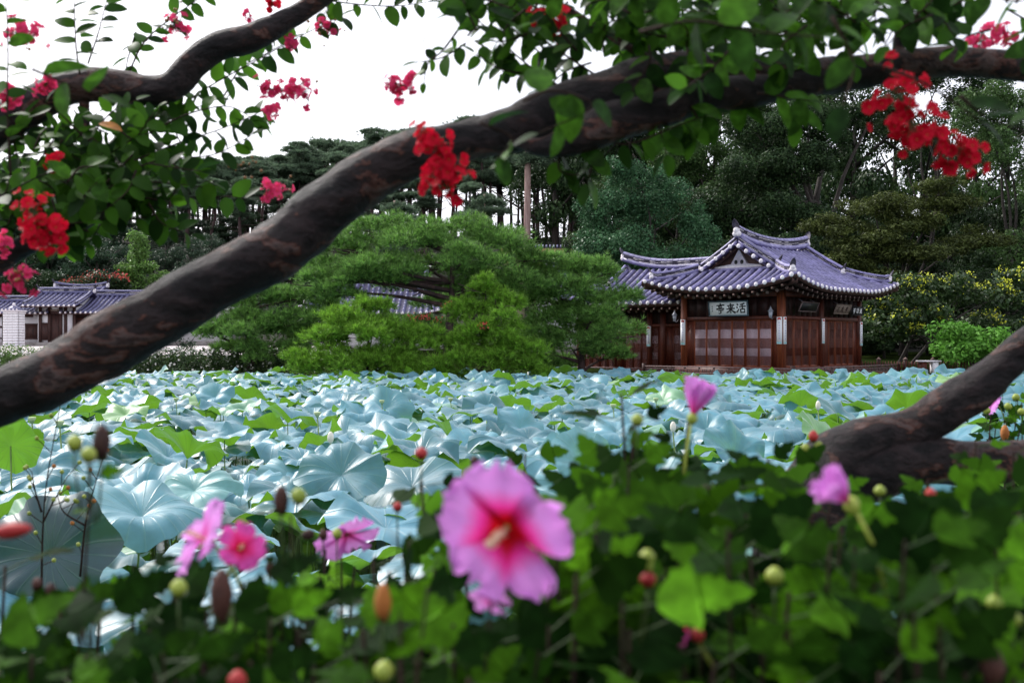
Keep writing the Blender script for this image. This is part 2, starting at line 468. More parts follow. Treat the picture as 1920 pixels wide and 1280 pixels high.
M['needle_far'] = leaf_mat('ridge_pine_needles', (0.080, 0.130, 0.085), (0.150, 0.215, 0.125), 0.30, rough=0.6, spec=0.3, vs=1.1, vr=(.4, 1.7))  # lightened to grey green: the haze of distance is in the colour
M['lf_teal'] = leaf_mat('teal_small_leaves', (0.030, 0.088, 0.040), (0.075, 0.165, 0.072), 0.25, rough=0.45, spec=0.14, vs=1.6, vr=(.45, 1.75))
M['lf_dark'] = leaf_mat('dark_wood_leaves', (0.014, 0.034, 0.013), (0.045, 0.080, 0.028), 0.25, rough=0.45, spec=0.14, vs=1.6, vr=(.45, 1.75))
M['lf_olive'] = leaf_mat('olive_leaves', (0.034, 0.050, 0.013), (0.090, 0.112, 0.030), 0.3, rough=0.5, spec=0.14, vs=1.6, vr=(.45, 1.75))
M['lf_mid'] = leaf_mat('mid_green_leaves', (0.04, 0.085, 0.025), (0.085, 0.150, 0.045), 0.3, rough=0.45, spec=0.14, vs=1.6, vr=(.45, 1.75))
M['lf_bright'] = leaf_mat('bright_sapling_leaves', (0.10, 0.21, 0.045), (0.19, 0.33, 0.075), 0.4, rough=0.5, spec=0.35)
M['lf_round'] = leaf_mat('round_shrub_leaves', (0.075, 0.21, 0.028), (0.16, 0.38, 0.055), 0.3, rough=0.55, spec=0.15)
M['lf_hedge'] = leaf_mat('hedge_leaves', (0.022, 0.050, 0.016), (0.060, 0.110, 0.030), 0.25, rough=0.45, spec=0.4)
M['lf_hedge_light'] = leaf_mat('light_hedge_leaves', (0.08, 0.15, 0.035), (0.15, 0.25, 0.065), 0.35, rough=0.5, spec=0.35)
M['petal_small'] = surf_mat('white_small_petals', (0.75, 0.70, 0.66), (0.82, 0.80, 0.74), 3, 0.6, 0.0)
M['petal_yellow'] = leaf_mat('yellow_petals', (0.62, 0.66, 0.04), (0.75, 0.80, 0.10), 0.4)
M['petal_red_far'] = leaf_mat('distant_red_petals', (0.55, 0.06, 0.06), (0.68, 0.14, 0.10), 0.3)
M['myrtle_leaf'] = leaf_mat('myrtle_leaf', (0.010, 0.032, 0.006), (0.060, 0.165, 0.012), 0.50, rough=0.45, spec=0.09, pw=1.2, island=False)
M['myrtle_leaf_i'] = leaf_mat('myrtle_leaf_joined', (0.010, 0.032, 0.006), (0.060, 0.165, 0.012), 0.50, rough=0.45, spec=0.09, pw=1.2)
M['leaf_orange'] = leaf_mat('turning_orange_leaf', (0.45, 0.17, 0.02), (0.55, 0.25, 0.03), 0.4, island=False)
M['hib_leaf'] = leaf_mat('hibiscus_leaf', (0.0055, 0.022, 0.0028), (0.095, 0.26, 0.010), 0.36, rough=0.6, spec=0.03, island=False, pw=3.0)
M['hib_leaf_i'] = leaf_mat('hibiscus_leaf_joined', (0.0055, 0.022, 0.0028), (0.095, 0.26, 0.010), 0.36, rough=0.6, spec=0.03, pw=3.0)
M['lotus'] = lotus_mat()
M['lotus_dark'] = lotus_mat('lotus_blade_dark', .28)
M['floret'] = petal_mat('crimson_floret', (0.45, 0.30, 0.03), (0.60, 0.006, 0.030), (0.55, 0.004, 0.018), (0.02, 0.14, 0.75), 0.35)
M['floret_pink'] = petal_mat('pink_floret', (0.6, 0.35, 0.05), (0.78, 0.06, 0.19), (0.72, 0.035, 0.12), (0.02, 0.14, 0.75), 0.4)
M['hib_petal'] = petal_mat('hibiscus_petal', (0.52, 0.003, 0.010), (0.78, 0.30, 0.82), (0.88, 0.040, 0.36), (0.22, 0.38, 0.66), 0.35)
M['hib_petal_b'] = petal_mat('hibiscus_petal_plain', (0.74, 0.08, 0.36), (0.78, 0.32, 0.78), (0.80, 0.20, 0.64), (0.10, 0.32, 0.6), 0.35)
M['hib_petal_d'] = petal_mat('hibiscus_petal_deep', (0.55, 0.004, 0.02), (0.72, 0.09, 0.42), (0.72, 0.03, 0.20), (0.14, 0.36, 0.7), 0.35)
M['stamen'] = surf_mat('stamen_column', (0.85, 0.55, 0.34), (0.9, 0.70, 0.52), 60, 0.7, 0.4, 200)
M['bud'] = surf_mat('green_bud', (0.20, 0.27, 0.03), (0.34, 0.40, 0.06), 20, 0.5, 0.1)
M['bud_red'] = surf_mat('red_bud', (0.30, 0.012, 0.015), (0.44, 0.035, 0.03), 30, 0.6, 0.1)
M['bud_brown'] = surf_mat('myrtle_seed_bud', (0.22, 0.11, 0.03), (0.36, 0.16, 0.05), 20, 0.5, 0.1)
M['wither'] = surf_mat('withered_bloom', (0.022, 0.008, 0.006), (0.07, 0.022, 0.014), 30, 0.7, 0.3)
M['wither_orange'] = surf_mat('withered_orange_bloom', (0.30, 0.09, 0.015), (0.46, 0.17, 0.03), 30, 0.7, 0.3)
M['seedpod'] = surf_mat('lotus_seed_pod', (0.28, 0.38, 0.16), (0.42, 0.52, 0.28), 14, 0.6, 0.2)
M['lotus_petal'] = surf_mat('lotus_bud_petal', (0.66, 0.62, 0.50), (0.8, 0.76, 0.66), 14, 0.5, 0.1)


def water_mat():
    t = NT('pond_water')
    tc = t.n('ShaderNodeTexCoord'); nz = t.n('ShaderNodeTexNoise', Scale=2.5, Detail=3.0)
    t.l(tc.outputs['Object'], nz.inputs['Vector'])
    bp = t.n('ShaderNodeBump', Strength=0.12, Distance=0.03); t.l(nz.outputs['Fac'], bp.inputs['Height'])
    n2 = t.n('ShaderNodeTexNoise', Scale=0.7, Detail=5.0); t.l(tc.outputs['Object'], n2.inputs['Vector'])
    cr = t.n('ShaderNodeValToRGB'); cr.color_ramp.elements[0].color = (0.006, 0.010, 0.006, 1); cr.color_ramp.elements[1].color = (0.022, 0.026, 0.014, 1)
    t.l(n2.outputs['Fac'], cr.inputs[0])
    bs = t.n('ShaderNodeBsdfPrincipled', Roughness=0.08); t.l(cr.outputs[0], bs.inputs['Base Color']); t.l(bp.outputs[0], bs.inputs['Normal'])
    t.l(bs.outputs[0], t.out.inputs[0])
    return t.m


M['water'] = water_mat()


# ------------------------------------------------------------------ ground
def bank_y(x):
    """far edge of the near bank; the bank bends forward on the right"""
    return 2.75 + max(0.0, min(4.5, (x - 1.75) * 3.2))


def sstep(a, b, x):
    t = min(1, max(0, (x - a) / (b - a)))
    return t * t * (3 - 2 * t)


def gz(x, y):
    if y < 20:
        return 0.6 - 1.5 * sstep(0, 0.5, y - bank_y(x))
    if y < 36.8 + 0.0:
        z = -0.9 + 1.75 * sstep(36.2, 36.8, y)
        return z
    z = 0.85 + 1.05 * sstep(40, 57, y) * (1.0 if x < 0 else 0.55)
    ridge = 11.4 * sstep(68, 108, y)
    z += ridge
    z += 0.25 * noise.noise(Vector((x * .11, y * .11, 0))) * sstep(62, 75, y) * 3
    return z


def build_ground():
    xs = np.unique(np.concatenate([np.linspace(-500, -60, 23), np.linspace(-60, 60, 161), np.linspace(60, 500, 23), np.linspace(-3, 5, 60)]))
    ys = np.unique(np.concatenate([np.linspace(-200, -6, 14), np.linspace(-6, 9, 61), np.linspace(9, 36, 14), np.linspace(36, 37, 6), np.linspace(37, 130, 94), np.linspace(130, 700, 30)]))
    V = [(x, y, gz(x, y)) for y in ys for x in xs]
    nx = len(xs)
    i, j = np.meshgrid(np.arange(len(ys) - 1), np.arange(nx - 1), indexing='ij')
    a = (i * nx + j).ravel()
    Fc = np.stack([a, a + 1, a + 1 + nx, a + nx], 1)
    m = MB(); m.add(V, Fc)
    o = m.build('ground', [M['ground'], M['forest_floor']], smooth=True)
    V = np.array(V); cy = V[Fc[:, 0], 1]
    o.data.polygons.foreach_set('material_index', (cy > 66).astype(np.int32))
    tag(o, kind='structure')
    w = MB(); w.add([(-60, 2.0, 0), (60, 2.0, 0), (60, 36.7, 0), (-60, 36.7, 0)], [(0, 1, 2, 3)])
    tag(w.build('pond_water', M['water']), kind='structure')
    # stone edging of the far bank
    b = MB()
    x = -40.0
    while x < 40:
        l = R.uniform(.6, 1.3)
        b.box((x, 36.35 + R.uniform(-.05, .05), -.6), (x + l - .03, 36.9, .80 + R.uniform(-.05, .05)))
        x += l
    tag(b.build('pond_edging', M['stone']), kind='structure')
    # pale swept yard before the gatehouse, following the ground
    c = MB(); X = np.linspace(-34, -8, 27); Y = np.linspace(50, 64, 15)
    V = [(x, y, gz(x, y) + .02) for y in Y for x in X]
    i, j = np.meshgrid(np.arange(14), np.arange(26), indexing='ij'); a = (i * 27 + j).ravel()
    c.add(V, np.stack([a, a + 1, a + 28, a + 27], 1))
    tag(c.build('yard', M['court'], smooth=True), kind='structure')


build_ground()

# ------------------------------------------------------------------ roofs
def half_tube(P, S, Ns, r0, r1, seg=5):
    """one convex tile after the other, each lip a little proud of the next"""
    V, Fc = [], []
    n = len(P)
    for i in range(n - 1):
        base = len(V)
        for (p, nn, r) in ((P[i], Ns[i], r0), (P[i + 1], Ns[i + 1], r1)):
            for k in range(seg):
                th = PI * k / (seg - 1)
                V.append(p + S * (math.cos(th) * r) + nn * (math.sin(th) * r))
        for k in range(seg - 1):
            Fc.append((base + k, base + k + 1, base + seg + k + 1, base + seg + k))
        # lip face
        Fc.append(tuple(base + k for k in range(seg - 1, -1, -1)))
    return V, Fc


def sphere_arr(c, r, nu=8, nv=5):
    V, Fc = [], []
    c = Vector(c); r = Vector(r if hasattr(r, '__len__') else (r, r, r))
    for i in range(nv + 1):
        ph = PI * i / nv
        for k in range(nu):
            th = 2 * PI * k / nu
            V.append((c.x + r.x * math.sin(ph) * math.cos(th), c.y + r.y * math.sin(ph) * math.sin(th), c.z + r.z * math.cos(ph)))
    for i in range(nv):
        for k in range(nu):
            k2 = (k + 1) % nu
            Fc.append((i * nu + k, (i + 1) * nu + k, (i + 1) * nu + k2, i * nu + k2))
    return V, Fc


def cyl_mesh(name, mats, seg=8, endmat=0):
    m = MB()
    V, Fc, uv = tube_arr([(0, 0, 0), (0, 0, 1)], 1.0, seg, cap=False)
    m.add(V, Fc, 0)
    m.add([v for v in V[:seg]], [tuple(range(seg - 1, -1, -1))], endmat)
    m.add([v for v in V[seg:]], [tuple(range(seg))], endmat)
    return m.mesh(name, mats)


def box_mesh(name, mats, endmat=0):
    m = MB(); m.box((-.5, -.5, 0), (.5, .5, 1), 0)
    me = m.mesh(name, mats)
    if endmat: me.polygons[0].material_index = endmat; me.polygons[1].material_index = endmat
    return me


# white plugs that close each tile row at the eave
def plug_mesh():
    m = MB(); V, Fc = sphere_arr((0, 0, 0), (0.05, 0.090, 0.090), 8, 6); m.add(V, Fc)
    return m.mesh('tile_end', M['lime'], True)


PLUG = plug_mesh()
RAFTER = cyl_mesh('rafter', [M['wood_dark'], M['rafter_end']], 8, 1)
SQRAFTER = box_mesh('flying_rafter', [M['wood_dark'], M['rafter_end']], 1)
UNITBOX = {}


def ridge_bar(path, sc=1.0):
    """stacked ridge: round under-tiles, dark courses with lime streaks, a round tile on top. Returns MB (mats: tile, dark, lime)"""
    m = MB()
    P = [Vector(p) for p in path]
    n = len(P)
    def strip(w, z0, z1, mat, a=0, b=None):
        b = n if b is None else b
        V, Fc = [], []
        for i in range(a, b):
            t = (P[min(i + 1, n - 1)] - P[max(i - 1, 0)]); t.z = 0; t.normalize()
            s = Vector((-t.y, t.x, 0))
            for (sx, z) in ((-w, z0), (w, z0), (w, z1), (-w, z1)):
                V.append(P[i] + s * sx * sc + Vector((0, 0, z * sc)))
        k = b - a
        for i in range(k - 1):
            for q in range(4):
                q2 = (q + 1) % 4
                Fc.append((i * 4 + q, i * 4 + q2, (i + 1) * 4 + q2, (i + 1) * 4 + q))
        Fc.append((3, 2, 1, 0)); Fc.append(tuple((k - 1) * 4 + q for q in range(4)))
        m.add(V, Fc, mat)
    strip(.13, -.06, .10, 0)
    strip(.085, .10, .23, 1)
    for i in range(0, n - 1):                       # lime streaks between the courses
        if R.random() < .55: strip(.098, .105, .125, 2, i, i + 2)
        if R.random() < .35: strip(.096, .16, .172, 2, i, i + 2)
        if R.random() < .45: strip(.105, .205, .232, 2, i, i + 2)
    strip(.115, .232, .262, 1)
    for i in range(n - 1):                          # round cover tiles
        m.tube([P[i] + Vector((0, 0, .275 * sc)), P[i + 1] + Vector((0, 0, .275 * sc))], [.098 * sc, .090 * sc], 8, 0, cap=False)
    return m


def ridge_end(root, p, d, sc=1.0, plate=True):
    """lime lump with an upturned dark plate at the end of a ridge; d points outward"""
    d = Vector(d); d.z = 0; d.normalize(); s = Vector((-d.y, d.x, 0)); p = Vector(p)
    m = MB()
    for (a, b, z, r) in ((0.02, -.06, .05, .10), (0.02, .07, .05, .10), (.03, 0, .17, .12)):
        V, Fc = sphere_arr(p + d * a * sc + s * b * sc + Vector((0, 0, z * sc)), r * sc, 8, 6); m.add(V, Fc, 0)
    m.build('plaster_end', M['lime'], root, True)
    if plate:
        q = MB()
        out = [(-.13, 0), (.13, 0), (.12, .14), (.07, .25), (0, .31), (-.07, .25), (-.12, .14)]
        V = []
        for k in (0, 1):
            for (a, z) in out:
                V.append(p + s * a * sc + d * (.02 + .035 * k + z * .55) * sc + Vector((0, 0, (.24 + z) * sc)))
        n = len(out)
        Fc = [tuple(range(n)), tuple(range(2 * n - 1, n - 1, -1))] + [(i, (i + 1) % n, n + (i + 1) % n, n + i) for i in range(n)]
        q.add(V, Fc)
        q.build('ridge_end_tile', M['tile_dark'], root)


class Roof:
    def __init__(s, root, A, B, z0, H, mp, g=1.9, hips=(1, 1), pitch=.36, lift=.45, La=3.2, conc=.35, single=True, tile='tile', wall_in=1.25, rafters=True, ridge_sc=1.0, gable_lime=True, r=.085, drop=0.0, rlift=.28):
        s.root, s.A, s.B, s.z0, s.H, s.mp, s.g, s.hips = root, A, B, z0, H, mp, g, hips
        s.lift, s.La, s.conc, s.rlift = lift, La, conc, rlift
        s.pitch, s.single, s.tile, s.r = pitch, single, tile, r
        s.wall_in = wall_in
        s.base()
        if rafters: s.eaves()
        s.ridges(ridge_sc)
        s.gables(gable_lime, ridge_sc)

    def prof(s, d):
        t = d / (s.A / 2)
        return s.H * ((1 - s.conc) * t + s.conc * t * t)

    def h(s, a, d):
        return s.z0 + s.prof(d) + s.lift * max(0, 1 - a / s.La) ** 2 * max(0, 1 - .75 * d / (s.A / 2))

    def pt(s, side, a, d):
        """side 0: u=0 eave, 1: u=A eave, 2: v=0 end, 3: v=B end. a = coordinate along that eave, d = distance in from it"""
        A, B = s.A, s.B
        if side < 2:
            u = d if side == 0 else A - d; v = a
            e = min(a if s.hips[0] else 99, (B - a) if s.hips[1] else 99)
        else:
            v = d if side == 2 else B - d; u = a
            e = min(a, A - a)
        return Vector(s.mp(u, v, s.h(e, d)))

    def dend(s, side, a):
        A, B, g = s.A, s.B, s.g
        if side < 2:
            if s.hips[0] and a < g: return a
            if s.hips[1] and B - a < g: return B - a
            return A / 2
        return min(a, A - a, g)

    def base(s):
        pan = MB(); rows = MB(); ends = MB()
        for side in range(4):
            if side >= 2 and not s.hips[side - 2]: continue
            L = s.B if side < 2 else s.A
            n = max(2, round(L / s.pitch)); pit = L / n
            edge = [0.0] + [pit * (i + .5) for i in range(n)] + [L]
            # dense edges incl. pan troughs
            prev = None
            lines = []
            for i in range(len(edge)):
                lines.append((edge[i], 0.0))
                if i < len(edge) - 1: lines.append(((edge[i] + edge[i + 1]) / 2, -.035))
            NS = 8
            cols = []
            for (a, dz) in lines:
                de = max(0.0, s.dend(side, a))
                cols.append([s.pt(side, a, de * k / NS) + Vector((0, 0, dz)) for k in range(NS + 1)])
            V = [p for c in cols for p in c]
            nn = NS + 1
            Fc = [(i * nn + k, (i + 1) * nn + k, (i + 1) * nn + k + 1, i * nn + k + 1) for i in range(len(cols) - 1) for k in range(NS)]
            pan.add(V, Fc, 0)
            for a in edge[1:-1]:
                de = s.dend(side, a)
                if de < .12: continue
                k = max(1, round(de / .30))
                P = [s.pt(side, a, de * j / k) for j in range(k + 1)]
                S = (s.pt(side, a + .01, 0) - s.pt(side, a - .01, 0)); S.z = 0; S.normalize()
                Ns = []
                for j in range(k + 1):
                    t = (P[min(j + 1, k)] - P[max(j - 1, 0)]).normalized()
                    nv = S.cross(t)
                    if nv.z < 0: nv = -nv
                    Ns.append(nv.normalized())
                V, Fc = half_tube(P, S, Ns, s.r * 1.06, s.r * .9, 5)
                inward = (P[-1] - P[0]); inward.z = 0; inward.normalize()
                ep = P[0] - inward * .015 + Vector((0, 0, .018))
                if s.single:
                    m = MB(); m.add(V, Fc); m.build('tile_row', M[s.tile], s.root, True)
                    inst('tile_end', PLUG, s.root, frame_mat(ep, inward, Vector((0, 0, 1)), R.uniform(.92, 1.06)))
                else:
                    rows.add(V, Fc)
                    V, Fc = sphere_arr(ep, s.r * 1.0, 6, 4); ends.add(V, Fc)
        pan.build('roof_base', [M['tile_pan']], s.root, True)
        if not s.single:
            tag(rows.build('tile_rows', M[s.tile], s.root, True), kind='stuff')
            tag(ends.build('tile_ends', M['lime'], s.root, True), kind='stuff')

    def eaves(s):
        sof = MB()
        for side in range(4):
            if side >= 2 and not s.hips[side - 2]: continue
            L = s.B if side < 2 else s.A
            n = 26
            cols = []
            for i in range(n + 1):
                a = L * i / n
                de = min(s.wall_in + .15, s.dend(side, a)) if s.dend(side, a) < s.wall_in + .15 else s.wall_in + .15
                p0 = s.pt(side, a, 0.0); dd = max(de, .02)
                q = s.pt(side, a, dd)
                k_ = 1.0 if s.single else .6
                cols.append([p0 + Vector((0, 0, -.02)), p0 + Vector((0, 0, -.16 * k_)), s.pt(side, a, min(.05, dd)) + Vector((0, 0, -.17 * k_)), q + Vector((0, 0, -.24 * k_))])
            V = [p for c in cols for p in c]
            Fc = [(i * 4 + k, (i + 1) * 4 + k, (i + 1) * 4 + k + 1, i * 4 + k + 1) for i in range(n) for k in range(3)]
            sof.add(V, Fc)
            if not s.single: continue
            k = round(L / .40)
            for i in range(k):
                a = L * (i + .5) / k
                de = s.dend(side, a)
                if de < .35: continue
                e = min(s.wall_in + .25, de)
                p = s.pt(side, a, .07) + Vector((0, 0, -.27)); q = s.pt(side, a, min(.75, e)) + Vector((0, 0, -.33))
                inst('flying_rafter', SQRAFTER, s.root, link_between(p, q, .10))
                if e > .5:
                    p = s.pt(side, a, .44) + Vector((0, 0, -.47)); q = s.pt(side, a, e) + Vector((0, 0, -.58))
                    inst('rafter', RAFTER, s.root, link_between(p, q, .070))
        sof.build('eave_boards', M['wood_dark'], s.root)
        # hip rafters under the corners
        for (eu, ev) in ((0, 0), (1, 0), (0, 1), (1, 1)):
            if not s.hips[ev]: continue
            def c(d):
                u = d if eu == 0 else s.A - d; v = d if ev == 0 else s.B - d
                return Vector(s.mp(u, v, s.h(d, d)))
            b = MB(); P = [c(.06), c(.7), c(s.wall_in + .2)]
            V, Fc = [], []
            for (p, hh) in zip(P, (.22, .34, .44)):
                t = P[2] - P[0]; t.z = 0; t.normalize(); sd_ = Vector((-t.y, t.x, 0)) * .10
                for (sx, z) in ((-1, -.12 - hh), (1, -.12 - hh), (1, -.12), (-1, -.12)):
                    V.append(p + sd_ * sx + Vector((0, 0, z)))
            for i in range(2):
                for q in range(4):
                    q2 = (q + 1) % 4; Fc.append((i * 4 + q, i * 4 + q2, (i + 1) * 4 + q2, (i + 1) * 4 + q))
            Fc.append((3, 2, 1, 0)); Fc.append((8, 9, 10, 11))
            b.add(V, Fc); b.build('hip_rafter', M['wood_dark'], s.root)

    def ridges(s, sc):
        A, B, g = s.A, s.B, s.g
        v0 = g - .12 if s.hips[0] else 0.0
        v1 = B - g + .12 if s.hips[1] else B
        top = s.z0 + s.H
        n = max(8, int((v1 - v0) / .3))
        P = []
        for i in range(n + 1):
            f = i / n; v = v0 + (v1 - v0) * f
            k = abs(2 * f - 1)
            l = 0
            if (s.hips[0] or f > .5) and (s.hips[1] or f <= .5): l = s.rlift * k ** 2.2
            P.append(Vector(s.mp(A / 2, v, top + .03 + l)))
        ridge_bar(P, 1.15 * sc).build('main_ridge', [M[s.tile], M['tile_dark'], M['lime']], s.root)
        for e, on in ((0, s.hips[0]), (1, s.hips[1])):
            p = P[0] if e == 0 else P[-1]; q = P[1] if e == 0 else P[-2]
            ridge_end(s.root, p, p - q, 1.15 * sc)
            if not on:
                continue
        for ev in (0, 1):
            for eu in (0, 1):
                if s.hips[ev]:
                    vv = g if ev == 0 else B - g
                    pts = []
                    for i in range(9):                      # down the gable edge
                        d = A / 2 - .05 - (A / 2 - .05 - g * .93) * i / 8
                        pts.append(s.pt(eu, vv, d) + Vector((0, 0, .05)))
                    ridge_bar(pts, .82 * sc).build('gable_ridge', [M[s.tile], M['tile_dark'], M['lime']], s.root)
                    ridge_end(s.root, pts[-1], pts[-1] - pts[-2], .8 * sc)
                    hp = []
                    for i in range(11):
                        d = g * .90 - (g * .90 - .30) * i / 10
                        u = d if eu == 0 else A - d; v = d if ev == 0 else B - d
                        hp.append(Vector(s.mp(u, v, s.h(d, d) + .05)))
                    hp[-1].z += .05
                    ridge_bar(hp, .78 * sc).build('hip_ridge', [M[s.tile], M['tile_dark'], M['lime']], s.root)
                    ridge_end(s.root, hp[-1], hp[-1] - hp[-2], .85 * sc)
                else:
                    vv = .12 if ev == 0 else B - .12
                    pts = [s.pt(eu, vv, (A / 2 - .05) * (1 - i / 9) + .1) + Vector((0, 0, .04)) for i in range(10)]
                    ridge_bar(pts, .7 * sc).build('verge_ridge', [M[s.tile], M['tile_dark'], M['lime']], s.root)

    def gables(s, lime, sc):
        A, B, g = s.A, s.B, s.g
        for ev in (0, 1):
            if not s.hips[ev]:
                # plain triangular end wall
                v = .45 if ev == 0 else B - .45
                m = MB(); pts = [s.pt(0, v, .9), s.pt(0, v, A / 2), s.pt(1, v, .9)]
                base = [Vector((p.x, p.y, s.z0 - .3)) for p in (pts[0], pts[2])]
                V = [pts[0] + Vector((0, 0, -.08)), pts[1] + Vector((0, 0, -.08)), pts[2] + Vector((0, 0, -.08)), base[1], base[0]]
                m.add(V, [(0, 1, 2, 3, 4)]); m.build('gable_wall', M['plaster'] if lime else M['wood_dark'], s.root)
                continue
            sg = 1 if ev == 0 else -1
            v0 = (g if ev == 0 else B - g)
            zb = s.z0 + s.prof(g) + .02
            # recessed dark gable boards
            vr = v0 + sg * .12
            m = MB()
            k = 10
            top = [s.pt(0, v0, g * .9 + (A / 2 - g * .9) * i / k) for i in range(k + 1)] + [s.pt(1, v0, A / 2 - (A / 2 - g * .9) * i / k) for i in range(1, k + 1)]
            U = [g * .9 + (A / 2 - g * .9) * i / k for i in range(k + 1)]
            U += [A - x for x in U[-2::-1]]
            V = [Vector(s.mp(u, vr, zb - .25)) for u in U] + [Vector(s.mp(u, vr, s.h(99, min(u, A - u)) - .02)) for u in U]
            n = len(U)
            m.add(V, [(i, i + 1, n + i + 1, n + i) for i in range(n - 1)])
            m.build('gable_wall', M['wood_dark'], s.root)
            # bargeboards
            for eu in (0, 1):
                b = MB(); V = []
                for i in range(k + 1):
                    d = g * .85 + (A / 2 - g * .85) * i / k
                    u = d if eu == 0 else A - d
                    z = s.h(99, d)
                    for (dv, dz) in ((-.16, -.03), (-.16, -.21), (-.12, -.21), (-.12, -.03)):
                        V.append(Vector(s.mp(u, v0 + sg * dv * .6, z + dz)))
                Fc = [(i * 4 + q, i * 4 + (q + 1) % 4, (i + 1) * 4 + (q + 1) % 4, (i + 1) * 4 + q) for i in range(k) for q in range(4)]
                b.add(V, Fc); b.build('bargeboard', M['wood_dark'], s.root)
            # short verge tiles whose white ends look out over the gable
            for eu in (0, 1):
                nn = 5
                for i in range(nn):
                    d = g * .98 + (A / 2 - g * .98) * (i + .45) / nn
                    u = d if eu == 0 else A - d
                    z = s.h(99, d) - .02
                    P = [Vector(s.mp(u, v0 + sg * x, z)) for x in (-.34, -.1, .14)]
                    S = Vector(s.mp(u + .1, v0, s.h(99, min(u + .1, A - u - .1)))) - Vector(s.mp(u - .1, v0, s.h(99, min(u - .1, A - u + .1)))); S.normalize()
                    ax = (P[1] - P[0]).normalized(); nv = S.cross(ax)
                    if nv.z < 0: nv = -nv
                    V, Fc = half_tube(P, S, [nv] * 3, s.r * 1.05, s.r * .95)
                    t = MB(); t.add(V, Fc)
                    if s.single:
                        t.build('verge_tile', M[s.tile], s.root, True)
                        inst('tile_end', PLUG, s.root, frame_mat(P[0] + nv * .02, ax, nv, 1.0))
                        # pan below
                        w = MB(); Q = [p - nv * .03 for p in P[:2]]
                        w.add([Q[0] - S * .17, Q[0] + S * .17, Q[1] + S * .17, Q[1] - S * .17, Q[0] - S * .17 - nv * .02, Q[0] + S * .17 - nv * .02, Q[1] + S * .17 - nv * .02, Q[1] - S * .17 - nv * .02],
                              [(0, 1, 2, 3), (7, 6, 5, 4), (0, 4, 5, 1), (1, 5, 6, 2), (3, 2, 6, 7), (0, 3, 7, 4)])
                        w.build('verge_pan', M['tile_pan'], s.root)
            if lime and s.single:
                # white plaster triangle with two round vents
                W = (A - 2 * g) / 2
                def q(uo, z, o): return Vector(s.mp(A / 2 + uo, v0 + sg * (.12 - o), zb + z))
                prof = [(-W * .80, -.02), (-W * .80, .10), (-W * .42, .16), (-.36, .20), (0, .78), (.36, .20), (W * .42, .16), (W * .80, .10), (W * .80, -.02)]
                t = MB(); V = [q(a, z, .11) for a, z in prof] + [q(a, z, 0.01) for a, z in prof]; n = len(prof)
                t.add(V, [tuple(range(n))] + [(i, (i + 1) % n, n + (i + 1) % n, n + i) for i in range(n)])
                tr = t.build('gable_plaster', M['lime'], s.root)
                for dx in (-.13, .13):
                    t = MB(); c = q(dx, .27, .118); V = []
                    uu = (q(1, 0, 0) - q(0, 0, 0)).normalized(); nn_ = (q(0, 0, 1) - q(0, 0, 0)).normalized()
                    for i in range(12):
                        th = 2 * PI * i / 12; V.append(c + uu * math.cos(th) * .075 + Vector((0, 0, math.sin(th) * .085)))
                    V += [v + nn_ * -.03 for v in V]
                    t.add(V, [tuple(range(12))] + [(i, (i + 1) % 12, 12 + (i + 1) % 12, 12 + i) for i in range(12)]); t.build('vent_hole', M['ink'], s.root)
                bar = MB(); pts = [q(-W * 1.05 + 2 * W * 1.05 * i / 8, -.02, .20) for i in range(9)]
                bar.tube(pts, .07, 7, 0); bar.build('gable_sill_tile', M['tile'], s.root, True)


# ------------------------------------------------------------------ the pavilion
def bar_box(m, x0, x1, y0, y1, z0, z1, mat=0):
    m.box((min(x0, x1), min(y0, y1), min(z0, z1)), (max(x0, x1), max(y0, y1), max(z0, z1)), mat)


ANG = 47.0
PC = Vector((10.1, 38.0, 0))
FL = 1.17                       # floor height


def door_mesh(w, h, paper, kind):
    """frame mesh, lattice mesh, paper mesh in x (width), z (height); outer face at y = -0.04"""
    f = MB(); s = .045
    f.box((0, -.03, 0), (s, .03, h)); f.box((w - s, -.03, 0), (w, .03, h)); f.box((s, -.027, 0), (w - s, .027, s * 1.2)); f.box((s, -.027, h - s), (w - s, .027, h))
    l = MB(); iw = w - 2 * s; ih = h - 2.2 * s; z0 = s * 1.2
    nb = 9
    for i in range(1, nb + 1):
        x = s + iw * i / (nb + 1); l.box((x - .008, -.018, z0), (x + .008, -.004, z0 + ih))
    bands = ((0, .20), (.40, .60), (.83, 1.0))
    for a, b in bands:
        k = 8
        for i in range(k + 1):
            z = z0 + ih * (a + (b - a) * i / k); l.box((s, -.021, z - .0125), (w - s, -.0185, z + .0125))
    p = MB(); p.box((s, -.002, z0), (w - s, .006, z0 + ih))
    return (f.mesh('door_panel', M['wood_warm'] if kind else M['wood']), l.mesh('lattice', M['wood']), p.mesh('paper', paper))


